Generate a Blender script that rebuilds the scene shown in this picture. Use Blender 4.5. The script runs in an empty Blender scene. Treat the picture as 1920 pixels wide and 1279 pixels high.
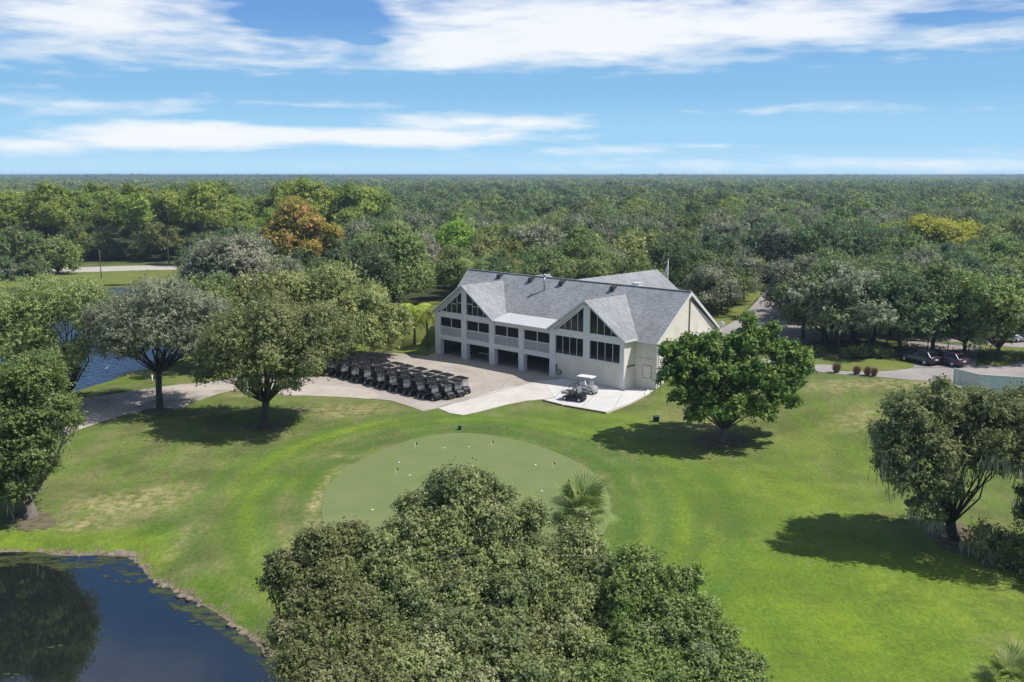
import bpy, bmesh, math, random
import numpy as np
from mathutils import Vector, Matrix
R = math.radians
sc = bpy.context.scene
col = sc.collection

# ------------------------------------------------------------------ camera
CAMH = 25.0
FPX = 1730.0                       # focal length in pixels of the 1920 wide photograph
PITCH = math.atan2(311.5, FPX)
cam_d = bpy.data.cameras.new('camera')
cam = bpy.data.objects.new('camera', cam_d); col.objects.link(cam)
cam.location = (0, 0, CAMH)
cam.rotation_euler = (math.pi / 2 - PITCH, 0, 0)
cam_d.sensor_width = 36.0
cam_d.lens = 36.0 * FPX / 1920.0
cam_d.clip_start = 0.5
cam_d.clip_end = 80000
sc.camera = cam

# ------------------------------------------------------------------ sun, sky, exposure
SUN_EL = 56.0
SUN_AZ = -10.0                     # degrees from +x, towards the camera side
sun_dir = Vector((math.cos(R(SUN_EL)) * math.cos(R(SUN_AZ)), math.cos(R(SUN_EL)) * math.sin(R(SUN_AZ)), math.sin(R(SUN_EL))))
sd = bpy.data.lights.new('sun', 'SUN'); sd.energy = 4.8; sd.angle = R(0.55); sd.color = (1.0, 0.95, 0.87)
so = bpy.data.objects.new('sun', sd); col.objects.link(so)
so.rotation_euler = sun_dir.to_track_quat('Z', 'Y').to_euler()
so.location = (60, 60, 120)

world = bpy.data.worlds.new('World'); sc.world = world
world.use_nodes = True
sc.view_settings.view_transform = 'Standard'
sc.view_settings.look = 'None'
sc.view_settings.exposure = 0.08
sc.view_settings.gamma = 1.0


def azel(px, py):
    fx = (px - 960) / FPX; fy = (639.5 - py) / FPX
    d = Vector((fx, math.cos(PITCH) + fy * math.sin(PITCH), -math.sin(PITCH) + fy * math.cos(PITCH))).normalized()
    return math.atan2(d.x, d.y), math.asin(d.z)


def build_world():
    nt = world.node_tree; N = nt.nodes; L = nt.links
    N.clear()
    out = N.new('ShaderNodeOutputWorld'); bg = N.new('ShaderNodeBackground')
    bg.inputs['Strength'].default_value = 0.085
    L.new(bg.outputs[0], out.inputs[0])
    sky = N.new('ShaderNodeTexSky'); sky.sky_type = 'NISHITA'
    sky.sun_disc = False
    sky.sun_elevation = R(SUN_EL); sky.sun_rotation = R(90 - SUN_AZ)
    sky.air_density = 1.0; sky.dust_density = 0.2; sky.ozone_density = 1.0
    tc = N.new('ShaderNodeTexCoord')
    sep = N.new('ShaderNodeSeparateXYZ'); L.new(tc.outputs['Generated'], sep.inputs[0])

    def m(op, a, b=None, c=None, clamp=False):
        n = N.new('ShaderNodeMath'); n.operation = op; n.use_clamp = clamp
        for i, v in enumerate((a, b, c)):
            if v is None: continue
            if isinstance(v, (int, float)): n.inputs[i].default_value = v
            else: L.new(v, n.inputs[i])
        return n.outputs[0]
    az = m('ARCTAN2', sep.outputs[0], sep.outputs[1])
    el = m('ARCSINE', sep.outputs[2])
    cmb = N.new('ShaderNodeCombineXYZ')
    L.new(m('MULTIPLY', az, 6.0), cmb.inputs[0]); L.new(m('MULTIPLY', el, 34.0), cmb.inputs[1])
    cmb.inputs[2].default_value = 3.7
    n1 = N.new('ShaderNodeTexNoise'); n1.inputs['Scale'].default_value = 1.1; n1.inputs['Detail'].default_value = 8
    n1.inputs['Roughness'].default_value = 0.58; n1.inputs['Distortion'].default_value = 0.35
    L.new(cmb.outputs[0], n1.inputs['Vector'])
    noise = m('SUBTRACT', n1.outputs['Fac'], 0.5)
    n2 = N.new('ShaderNodeTexNoise'); n2.inputs['Scale'].default_value = 4.0; n2.inputs['Detail'].default_value = 6
    L.new(cmb.outputs[0], n2.inputs['Vector'])
    fine = m('SUBTRACT', n2.outputs['Fac'], 0.5)
    blobs = [(1120, 60, 400, 55, 1.15), (1400, 48, 380, 44, .95), (860, 82, 160, 42, 1.0), (1740, 70, 260, 24, .50), (1870, 22, 160, 14, .40),
             (130, 30, 330, 52, .62), (430, 80, 210, 24, .60), (40, 80, 220, 30, .45), (300, 8, 170, 18, .6), (500, 118, 160, 16, .40),
             (330, 256, 240, 24, 1.1), (640, 256, 330, 17, 1.0), (900, 228, 200, 18, .75), (60, 270, 120, 15, .7),
             (1700, 308, 620, 14, .34), (1340, 274, 120, 6, .36), (1130, 282, 110, 8, .42), (120, 195, 200, 16, .30),
             (640, 197, 190, 6, .26), (1560, 205, 160, 5, .12)]
    tot = None
    for (px, py, rx, ry, st) in blobs:
        a0, e0 = azel(px, py)
        ra = rx / FPX; re = ry / FPX
        dx = m('MULTIPLY', m('SUBTRACT', az, a0), 1 / ra)
        dy = m('MULTIPLY', m('SUBTRACT', el, e0), 1 / re)
        d = m('SQRT', m('ADD', m('MULTIPLY', dx, dx), m('MULTIPLY', dy, dy)))
        v = m('MULTIPLY', m('SUBTRACT', 1.35, d), st)
        tot = v if tot is None else m('SMOOTH_MAX', tot, v, 0.25)
    for (px, py, rx, ry, st) in [(600, 40, 130, 30, .85), (570, 4, 130, 22, .6), (1790, 32, 190, 11, .6), (690, 75, 40, 8, .8)]:
        a0, e0 = azel(px, py)
        dx = m('MULTIPLY', m('SUBTRACT', az, a0), FPX / rx); dy = m('MULTIPLY', m('SUBTRACT', el, e0), FPX / ry)
        d = m('SQRT', m('ADD', m('MULTIPLY', dx, dx), m('MULTIPLY', dy, dy)))
        tot = m('SUBTRACT', tot, m('MULTIPLY', m('SUBTRACT', 1.3, d, clamp=True), st))
    # the sky above the frame: scattered cloud
    hi = m('MULTIPLY', m('SUBTRACT', el, 0.19), 9.0, clamp=True)
    cmb2 = N.new('ShaderNodeCombineXYZ')
    zz = m('ADD', m('ABSOLUTE', sep.outputs[2]), 0.12)
    L.new(m('DIVIDE', sep.outputs[0], zz), cmb2.inputs[0]); L.new(m('DIVIDE', sep.outputs[1], zz), cmb2.inputs[1])
    n3 = N.new('ShaderNodeTexNoise'); n3.inputs['Scale'].default_value = 0.9; n3.inputs['Detail'].default_value = 7
    L.new(cmb2.outputs[0], n3.inputs['Vector'])
    high = m('MULTIPLY', m('MULTIPLY', m('SUBTRACT', n3.outputs['Fac'], 0.50), 5.0), hi)
    tot = m('MAXIMUM', tot, -0.6)
    dens = m('ADD', m('ADD', tot, m('MULTIPLY', noise, 1.75)), m('MULTIPLY', fine, 0.95))
    mr = N.new('ShaderNodeMapRange'); mr.interpolation_type = 'SMOOTHSTEP'
    mr.inputs['From Min'].default_value = -0.20; mr.inputs['From Max'].default_value = 1.05
    mr.inputs['To Min'].default_value = 0.0; mr.inputs['To Max'].default_value = 0.97
    L.new(m('MAXIMUM', dens, high), mr.inputs['Value'])
    hs = N.new('ShaderNodeHueSaturation'); hs.inputs['Saturation'].default_value = 1.12
    hs.inputs['Value'].default_value = 1.0
    L.new(sky.outputs[0], hs.inputs['Color'])
    # cool tint of the air
    tint = N.new('ShaderNodeMix'); tint.data_type = 'RGBA'
    rp = N.new('ShaderNodeValToRGB'); rp.color_ramp.interpolation = 'EASE'
    e = rp.color_ramp.elements
    K = 1 / 12.0
    e[0].position = 0.0; e[0].color = (5.4 * K, 8.6 * K, 11.2 * K, 1)
    e[1].position = 1.0; e[1].color = (0.65 * K, 1.9 * K, 5.2 * K, 1)
    for pos, c_ in ((.10, (3.7, 7.2, 10.3)), (.25, (2.4, 5.6, 9.2)), (.45, (1.2, 3.5, 8.0)), (.65, (.85, 2.7, 6.7))):
        q = e.new(pos); q.color = (c_[0] * K, c_[1] * K, c_[2] * K, 1)
    L.new(m('MULTIPLY', el, 1 / .38, clamp=True), rp.inputs[0])
    sc_ = N.new('ShaderNodeVectorMath'); sc_.operation = 'SCALE'; sc_.inputs['Scale'].default_value = 12.0; L.new(rp.outputs[0], sc_.inputs[0])
    L.new(m('MULTIPLY', m('SUBTRACT', 0.75, el), 2.2, clamp=True), tint.inputs[0])
    L.new(hs.outputs[0], tint.inputs[6]); L.new(sc_.outputs[0], tint.inputs[7])
    mx = N.new('ShaderNodeMix'); mx.data_type = 'RGBA'
    L.new(mr.outputs[0], mx.inputs[0]); L.new(tint.outputs[2], mx.inputs[6])
    cc = N.new('ShaderNodeMix'); cc.data_type = 'RGBA'
    L.new(m('MULTIPLY', m('SUBTRACT', n3.outputs['Fac'], .3), 1.2, clamp=True), cc.inputs[0])
    cc.inputs[6].default_value = (10.6, 11.0, 11.4, 1); cc.inputs[7].default_value = (9.2, 9.9, 10.6, 1)
    L.new(cc.outputs[2], mx.inputs[7])
    L.new(mx.outputs[2], bg.inputs['Color'])


build_world()

# ------------------------------------------------------------------ geometry of the site
CX, CY = 960.0, 639.5
fwd = np.array([0, math.cos(PITCH), -math.sin(PITCH)]); upv = np.array([0, math.sin(PITCH), math.cos(PITCH)])
rgt = np.array([1.0, 0, 0]); CPOS = np.array([0, 0, CAMH])


def ray(px, py):
    return fwd + rgt * (px - CX) / FPX - upv * (py - CY) / FPX


def G(px, py, z=0.0):
    r = ray(px, py); t = (z - CAMH) / r[2]
    return CPOS + r * t


def AtY(px, py, Y):
    r = ray(px, py); return CPOS + r * (Y / r[1])


TH = math.atan2(1840, 1758)
A2 = np.array([math.sin(TH), -math.cos(TH)]); B2 = np.array([math.cos(TH), math.sin(TH)])
P0 = G(1168, 733)
BROT = math.atan2(A2[1], A2[0])


def loc2w(s, o, z=0.0):
    return (P0[0] + A2[0] * s + B2[0] * o, P0[1] + A2[1] * s + B2[1] * o, z)


def sstep(x, a, b):
    t = np.clip((x - a) / (b - a), 0, 1); return t * t * (3 - 2 * t)


def poly_sd(poly, X, Y):
    """signed distance (negative inside), numpy"""
    poly = np.asarray(poly)[:, :2]
    X = np.asarray(X, float); Y = np.asarray(Y, float)
    d = np.full(X.shape, 1e18); ins = np.zeros(X.shape, bool)
    n = len(poly)
    for i in range(n):
        x1, y1 = poly[i]; x2, y2 = poly[(i + 1) % n]
        ex, ey = x2 - x1, y2 - y1
        t = np.clip(((X - x1) * ex + (Y - y1) * ey) / (ex * ex + ey * ey + 1e-12), 0, 1)
        d = np.minimum(d, (X - x1 - t * ex) ** 2 + (Y - y1 - t * ey) ** 2)
        c = ((y1 > Y) != (y2 > Y)) & (X < (x2 - x1) * (Y - y1) / (y2 - y1 + 1e-15) + x1)
        ins ^= c
    d = np.sqrt(d)
    return np.where(ins, -d, d)


def smooth_poly(pts, k=6, closed=True):
    pts = [np.array(p[:2], float) for p in pts]; n = len(pts); out = []
    rng_ = range(n) if closed else range(n - 1)
    for i in rng_:
        if closed: p0, p1, p2, p3 = pts[(i - 1) % n], pts[i], pts[(i + 1) % n], pts[(i + 2) % n]
        else: p0, p1, p2, p3 = pts[max(i - 1, 0)], pts[i], pts[i + 1], pts[min(i + 2, n - 1)]
        for j in range(k):
            t = j / k
            out.append(0.5 * ((2 * p1) + (-p0 + p2) * t + (2 * p0 - 5 * p1 + 4 * p2 - p3) * t * t + (-p0 + 3 * p1 - 3 * p2 + p3) * t ** 3))
    if not closed: out.append(pts[-1])
    return out


WLV = -0.45
pond1 = smooth_poly([G(*q, WLV) for q in [(-600, 1046), (-200, 1044), (0, 1038), (60, 1037), (130, 1045), (196, 1042), (236, 1046), (262, 1066), (280, 1088),
                     (325, 1110), (400, 1150), (445, 1183), (480, 1213), (515, 1240), (545, 1285), (590, 1420), (600, 1700), (-700, 1700)]], 5)
pond2 = smooth_poly([G(*q, WLV) for q in [(120, 738), (160, 727), (205, 714), (235, 700), (290, 690), (335, 668), (352, 640), (350, 600), (352, 560), (345, 541),
                     (180, 541), (0, 552), (-300, 565), (-600, 640), (-300, 720), (0, 742)]], 5)


def gh(X, Y):
    X = np.asarray(X, float); Y = np.asarray(Y, float)
    dx = X - P0[0]; dy = Y - P0[1]
    s = dx * A2[0] + dy * A2[1]; o = dx * B2[0] + dy * B2[1]
    inside = sstep(s, -34.4, -33.5) * (1 - sstep(s, 2.5, 3.1))
    far_r = sstep(s, 6, 22)
    o0 = 0.4 - 9 * far_r; w = 8.5 + 12 * far_r
    h_out = sstep((o - o0) / w, 0, 1)
    h_left = sstep((o - 0.5) / 6.0, 0, 1)
    h_out = np.where(s < -20, h_left, h_out)
    h_in = sstep(o, 9, 14)
    h = 2.6 * (inside * h_in + (1 - inside) * h_out)
    h = h * sstep(X, -50, -30) * (1 - sstep(Y, 300, 600))
    h = h + 0.10 * np.sin(X * 0.11 + 1.3) * np.sin(Y * 0.09) * (1 - sstep(o, -22, -16)) * sstep(Y, 30, 50)
    sd1 = poly_sd(pond1, X, Y); sd2 = poly_sd(pond2, X, Y)
    for sdv in (sd1, sd2):
        bank = sstep(sdv, -0.1, 1.6)
        h = np.where(sdv < 1.6, np.where(sdv < -0.1, WLV - 0.05 - 1.2 * sstep(-sdv, 0, 3), (WLV - 0.05) * (1 - bank) + h * bank), h)
    return h


def gz(x, y): return float(gh(np.array([x]), np.array([y]))[0])


def on_ground(px, py):
    z = 0.0
    for _ in range(25):
        p = G(px, py, z); z = 0.5 * z + 0.5 * gz(p[0], p[1])
    p = G(px, py, z); return (float(p[0]), float(p[1]), float(z))


# ------------------------------------------------------------------ tagging
def tag(o, label=None, cat=None, group=None, kind=None):
    if label: o['label'] = label
    if cat: o['category'] = cat
    if group: o['group'] = group
    if kind: o['kind'] = kind
    return o


def empty(name, loc=(0, 0, 0), rz=0.0):
    o = bpy.data.objects.new(name, None); col.objects.link(o)
    o.location = loc; o.rotation_euler = (0, 0, rz); o.empty_display_size = 0.3
    return o


def children(o): return [c for c in bpy.data.objects if c.parent is o]


KIDS = {}


def setpar(o, p):
    if p is not None:
        o.parent = p; KIDS.setdefault(p.name, []).append(o)


def copy_tree(o, parent=None):
    c = o.copy(); col.objects.link(c)
    if parent is not None: setpar(c, parent)
    for ch in KIDS.get(o.name, []):
        copy_tree(ch, c)
    return c


# ------------------------------------------------------------------ mesh builder
class MB:
    def __init__(s): s.v = []; s.f = []; s.sm = []
    def add(s, vs, fs, smooth=False):
        n = len(s.v); s.v += [tuple(map(float, p)) for p in vs]
        s.f += [tuple(i + n for i in f) for f in fs]; s.sm += [smooth] * len(fs)
        return s
    def box(s, x0, x1, y0, y1, z0, z1):
        if x0 > x1: x0, x1 = x1, x0
        if y0 > y1: y0, y1 = y1, y0
        vs = [(x0, y0, z0), (x1, y0, z0), (x1, y1, z0), (x0, y1, z0), (x0, y0, z1), (x1, y0, z1), (x1, y1, z1), (x0, y1, z1)]
        return s.add(vs, [(0, 3, 2, 1), (4, 5, 6, 7), (0, 1, 5, 4), (1, 2, 6, 5), (2, 3, 7, 6), (3, 0, 4, 7)])
    def prism(s, poly, n):
        """extrude a 3-D polygon by vector n"""
        k = len(poly); a = [Vector(p) for p in poly]; n = Vector(n); b = [p + n for p in a]
        return s.add(a + b, [tuple(range(k))[::-1], tuple(range(k, 2 * k))] + [(i, (i + 1) % k, k + (i + 1) % k, k + i) for i in range(k)])
    def xz(s, poly, y0, y1):
        return s.prism([(x, y0, z) for x, z in poly], (0, y1 - y0, 0))
    def beam(s, p, q, w, h, up=(0, 0, 1)):
        p = Vector(p); q = Vector(q); d = (q - p).normalized(); sd = d.cross(Vector(up))
        if sd.length < 1e-5: sd = d.cross(Vector((0, 1, 0)))
        sd.normalize(); u = sd.cross(d)
        vs = [p + sd * a * w / 2 + u * b * h / 2 for a, b in ((-1, -1), (1, -1), (1, 1), (-1, 1))]
        return s.prism(vs, q - p)
    def tube(s, pts, rad, n=8, caps=True):
        pts = [Vector(p) for p in pts]
        if not hasattr(rad, '__len__'): rad = [rad] * len(pts)
        rings = []; prev = None
        for i, p in enumerate(pts):
            d = (pts[min(i + 1, len(pts) - 1)] - pts[max(i - 1, 0)]).normalized()
            if prev is None:
                prev = d.orthogonal().normalized()
            prev = (prev - d * prev.dot(d)).normalized(); q = d.cross(prev)
            rings.append([p + (prev * math.cos(2 * math.pi * k / n) + q * math.sin(2 * math.pi * k / n)) * rad[i] for k in range(n)])
        vs = [v for r_ in rings for v in r_]; fs = []
        for i in range(len(pts) - 1):
            for k in range(n):
                fs.append((i * n + k, i * n + (k + 1) % n, (i + 1) * n + (k + 1) % n, (i + 1) * n + k))
        if caps: fs.append(tuple(range(n))[::-1]); fs.append(tuple((len(pts) - 1) * n + k for k in range(n)))
        return s.add(vs, fs, True)
    def cyl(s, p, q, r, n=16): return s.tube([p, q], r, n)
    def lathe(s, prof, c, n=16, axis='z'):
        vs = []; fs = []
        for (r, z) in prof:
            for k in range(n):
                a = 2 * math.pi * k / n
                if axis == 'z': vs.append((c[0] + r * math.cos(a), c[1] + r * math.sin(a), c[2] + z))
                else: vs.append((c[0] + r * math.cos(a), c[1] + z, c[2] + r * math.sin(a)))
        m_ = len(prof)
        for i in range(m_ - 1):
            for k in range(n): fs.append((i * n + k, i * n + (k + 1) % n, (i + 1) * n + (k + 1) % n, (i + 1) * n + k))
        fs.append(tuple(range(n))[::-1]); fs.append(tuple((m_ - 1) * n + k for k in range(n)))
        return s.add(vs, fs, True)
    def loft(s, secs, smooth=False):
        """closed sections with the same number of points"""
        n = len(secs[0]); vs = [v for q in secs for v in q]; fs = []
        for i in range(len(secs) - 1):
            for k in range(n): fs.append((i * n + k, i * n + (k + 1) % n, (i + 1) * n + (k + 1) % n, (i + 1) * n + k))
        fs.append(tuple(range(n))[::-1]); fs.append(tuple((len(secs) - 1) * n + k for k in range(n)))
        return s.add(vs, fs, smooth)
    def build(s, name, mat, parent=None, bevel=0.0, **kw):
        me = bpy.data.meshes.new(name); me.from_pydata(s.v, [], s.f)
        me.polygons.foreach_set('use_smooth', s.sm)
        if bevel > 0:
            bm = bmesh.new(); bm.from_mesh(me)
            es = [e for e in bm.edges if len(e.link_faces) == 2 and e.calc_face_angle(0) > 0.5]
            bmesh.ops.bevel(bm, geom=es, offset=bevel, segments=2, profile=0.6, affect='EDGES', clamp_overlap=True)
            bm.to_mesh(me); bm.free()
        bm = bmesh.new(); bm.from_mesh(me); bmesh.ops.recalc_face_normals(bm, faces=bm.faces); bm.to_mesh(me); bm.free()
        me.materials.append(mat)
        o = bpy.data.objects.new(name, me); col.objects.link(o); setpar(o, parent)
        if kw: tag(o, **kw)
        return o


# ------------------------------------------------------------------ materials
def new_mat(name):
    m = bpy.data.materials.new(name); m.use_nodes = True; m.node_tree.nodes.clear()
    return m, m.node_tree.nodes, m.node_tree.links


def pbr(name, colr, rough=0.6, spec=0.5, metal=0.0, noise=0.0, nscale=2.0, col2=None, bump=0.0, stretch=None, coat=0.0, trans=0.0, emis=None):
    m, N, L = new_mat(name)
    out = N.new('ShaderNodeOutputMaterial'); p = N.new('ShaderNodeBsdfPrincipled')
    L.new(p.outputs[0], out.inputs[0])
    p.inputs['Roughness'].default_value = rough; p.inputs['Specular IOR Level'].default_value = spec
    p.inputs['Metallic'].default_value = metal
    if coat: p.inputs['Coat Weight'].default_value = coat
    if trans: p.inputs['Transmission Weight'].default_value = trans
    p.inputs['Base Color'].default_value = (*colr, 1)
    if emis: p.inputs['Emission Color'].default_value = (*emis[:3], 1); p.inputs['Emission Strength'].default_value = emis[3]
    if noise or bump:
        g = N.new('ShaderNodeNewGeometry'); mp = N.new('ShaderNodeMapping')
        L.new(g.outputs['Position'], mp.inputs[0])
        if stretch: mp.inputs['Scale'].default_value = stretch
        n = N.new('ShaderNodeTexNoise'); n.inputs['Scale'].default_value = nscale; n.inputs['Detail'].default_value = 8; n.inputs['Roughness'].default_value = .6
        L.new(mp.outputs[0], n.inputs['Vector'])
        if noise:
            c2 = col2 or tuple(c * (1 - noise) for c in colr)
            r = N.new('ShaderNodeValToRGB'); r.color_ramp.elements[0].position = .32; r.color_ramp.elements[1].position = .68
            r.color_ramp.elements[0].color = (*c2, 1); r.color_ramp.elements[1].color = (*colr, 1)
            L.new(n.outputs['Fac'], r.inputs[0]); L.new(r.outputs[0], p.inputs['Base Color'])
        if bump:
            b = N.new('ShaderNodeBump'); b.inputs['Strength'].default_value = bump; b.inputs['Distance'].default_value = 0.03
            L.new(n.outputs['Fac'], b.inputs['Height']); L.new(b.outputs[0], p.inputs['Normal'])
    return m


M = {}
M['wall'] = pbr('painted_stucco', (0.80, 0.745, 0.64), .85, .25, noise=.18, nscale=.7, bump=.25)
M['trim'] = pbr('white_trim_paint', (0.72, 0.73, 0.72), .6, .4, noise=.10, nscale=1.5)
M['grey_trim'] = pbr('grey_trim_paint', (0.76, 0.755, 0.735), .7, .3, noise=.12, nscale=1.3)
M['glass'] = pbr('dark_glazing', (0.006, 0.010, 0.017), .10, .45)
M['screen'] = pbr('dark_insect_screen', (0.012, 0.014, 0.019), .6, .2, noise=.4, nscale=.6)
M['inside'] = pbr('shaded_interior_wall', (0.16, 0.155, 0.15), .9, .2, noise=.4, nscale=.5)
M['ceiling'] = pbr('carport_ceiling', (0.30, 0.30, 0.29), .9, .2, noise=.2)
M['metal'] = pbr('galvanised_metal', (0.45, 0.46, 0.47), .45, .5, .7, noise=.2)
M['whitemetal'] = pbr('white_metal_roof', (0.56, 0.56, 0.59), .5, .4, 0, noise=.08, nscale=.7)
M['black'] = pbr('black_plastic', (0.012, 0.014, 0.019), .38, .4)
M['blackroof'] = pbr('black_canopy', (0.012, 0.012, 0.014), .75, .2)
M['tyre'] = pbr('tyre_rubber', (0.02, 0.02, 0.02), .85, .2)
M['rim'] = pbr('wheel_rim', (0.62, 0.62, 0.62), .4, .5, .3)
M['seat'] = pbr('cart_seat_vinyl', (0.05, 0.05, 0.055), .5, .4)
M['white'] = pbr('white_plastic', (0.75, 0.75, 0.74), .45, .5)
M['silver'] = pbr('silver_paint', (0.42, 0.43, 0.44), .35, .5, .4)
M['clear'] = pbr('windscreen_acrylic', (0.75, 0.78, 0.8), .08, .6, trans=.85)
M['pipe'] = pbr('vent_pipe_metal', (0.05, 0.052, 0.056), .6, .4)
M['brown'] = pbr('brown_trim_and_shade', (0.12, 0.10, 0.08), .8, .2)
M['timber'] = pbr('weathered_timber', (0.20, 0.16, 0.12), .9, .2, noise=.4, nscale=3)
M['pole'] = pbr('weathered_pole_wood', (0.30, 0.25, 0.19), .9, .2, noise=.3, nscale=2)
M['bark'] = pbr('tree_bark', (0.13, 0.115, 0.095), .95, .15, noise=.55, nscale=3.5, bump=.6, stretch=(1, 1, .35))
M['palebark'] = pbr('pale_bark', (0.25, 0.22, 0.18), .95, .15, noise=.5, nscale=3.0, bump=.5, stretch=(1, 1, .35))
M['fence'] = pbr('fence_dark_metal', (0.02, 0.022, 0.022), .5, .5)
M['carblack'] = pbr('black_car_paint', (0.022, 0.024, 0.03), .22, .5, coat=.6)
M['carpurple'] = pbr('plum_car_paint', (0.05, 0.02, 0.055), .22, .5, coat=.6)
M['tail'] = pbr('tail_lamp_red', (0.35, 0.01, 0.02), .3, .5)
M['plate'] = pbr('licence_plate', (0.7, 0.7, 0.68), .5)
M['asphalt'] = pbr('asphalt', (0.17, 0.16, 0.155), .9, .2, noise=.32, nscale=.35, bump=.2)
M['concrete'] = pbr('pale_concrete', (0.50, 0.47, 0.43), .9, .2, noise=.25, nscale=.5, bump=.1)
M['lightroad'] = pbr('pale_road_concrete', (0.50, 0.47, 0.42), .9, .2, noise=.2, nscale=.3)
M['box_green'] = pbr('utility_box_green', (0.03, 0.06, 0.045), .6, .4)
M['bluewhite'] = pbr('pale_vinyl_fence', (0.78, 0.78, 0.78), .5, .4, noise=.1)
M['ballwhite'] = pbr('ball_white', (0.8, 0.8, 0.78), .5)
M['mulch'] = pbr('leaf_litter', (0.21, 0.165, 0.12), .95, .1, noise=.6, nscale=1.6, col2=(.10, .10, .045), bump=.6)
M['rock'] = pbr('shore_rock', (0.30, 0.25, 0.19), .95, .15, noise=.5, nscale=2.5, bump=.8)
M['lily'] = pbr('floating_weed', (0.060, 0.075, 0.045), .7, .3, noise=.4, nscale=3)
M['redgrass'] = pbr('reddish_grass_blades', (0.36, 0.21, 0.15), .9, .1, noise=.4, nscale=6)
M['hose'] = pbr('green_hose', (0.05, 0.09, 0.06), .6)
M['farhouse'] = pbr('far_house_white', (0.55, 0.55, 0.53), .8)
M['flag'] = pbr('flag_cloth', (0.05, 0.02, 0.02), .8)


def shingle_mat(name, base):
    m, N, L = new_mat(name)
    out = N.new('ShaderNodeOutputMaterial'); p = N.new('ShaderNodeBsdfPrincipled'); L.new(p.outputs[0], out.inputs[0])
    p.inputs['Roughness'].default_value = .9; p.inputs['Specular IOR Level'].default_value = .2
    g = N.new('ShaderNodeTexCoord'); mp = N.new('ShaderNodeMapping'); L.new(g.outputs['Object'], mp.inputs[0])
    br = N.new('ShaderNodeTexBrick'); br.inputs['Scale'].default_value = 1.0
    br.inputs['Brick Width'].default_value = .5; br.inputs['Row Height'].default_value = .2; br.inputs['Mortar Size'].default_value = .012
    br.inputs['Color1'].default_value = (*[c * 1.18 for c in base], 1); br.inputs['Color2'].default_value = (*[c * .84 for c in base], 1)
    br.inputs['Mortar'].default_value = (*[c * .6 for c in base], 1); br.inputs['Bias'].default_value = 0.0
    L.new(mp.outputs[0], br.inputs['Vector'])
    n = N.new('ShaderNodeTexNoise'); n.inputs['Scale'].default_value = 3.2; n.inputs['Detail'].default_value = 7; n.inputs['Roughness'].default_value = .75
    mp2 = N.new('ShaderNodeMapping'); mp2.inputs['Scale'].default_value = (1, 2.2, 2.2); L.new(g.outputs['Object'], mp2.inputs[0]); L.new(mp2.outputs[0], n.inputs['Vector'])
    r = N.new('ShaderNodeMapRange'); r.inputs['To Min'].default_value = .74; r.inputs['To Max'].default_value = 1.24
    r.inputs['From Min'].default_value = .3; r.inputs['From Max'].default_value = .7
    L.new(n.outputs['Fac'], r.inputs['Value'])
    n2 = N.new('ShaderNodeTexNoise'); n2.inputs['Scale'].default_value = .22; n2.inputs['Detail'].default_value = 5
    L.new(g.outputs['Object'], n2.inputs['Vector'])
    r2 = N.new('ShaderNodeMapRange'); r2.inputs['To Min'].default_value = .86; r2.inputs['To Max'].default_value = 1.14
    r2.inputs['From Min'].default_value = .3; r2.inputs['From Max'].default_value = .7; L.new(n2.outputs['Fac'], r2.inputs['Value'])
    mu = N.new('ShaderNodeMath'); mu.operation = 'MULTIPLY'; L.new(r.outputs[0], mu.inputs[0]); L.new(r2.outputs[0], mu.inputs[1])
    mx = N.new('ShaderNodeVectorMath'); mx.operation = 'SCALE'; L.new(br.outputs[0], mx.inputs[0]); L.new(mu.outputs[0], mx.inputs['Scale'])
    L.new(mx.outputs[0], p.inputs['Base Color'])
    return m


M['shingle'] = shingle_mat('grey_asphalt_shingles', (0.290, 0.300, 0.318))


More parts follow.
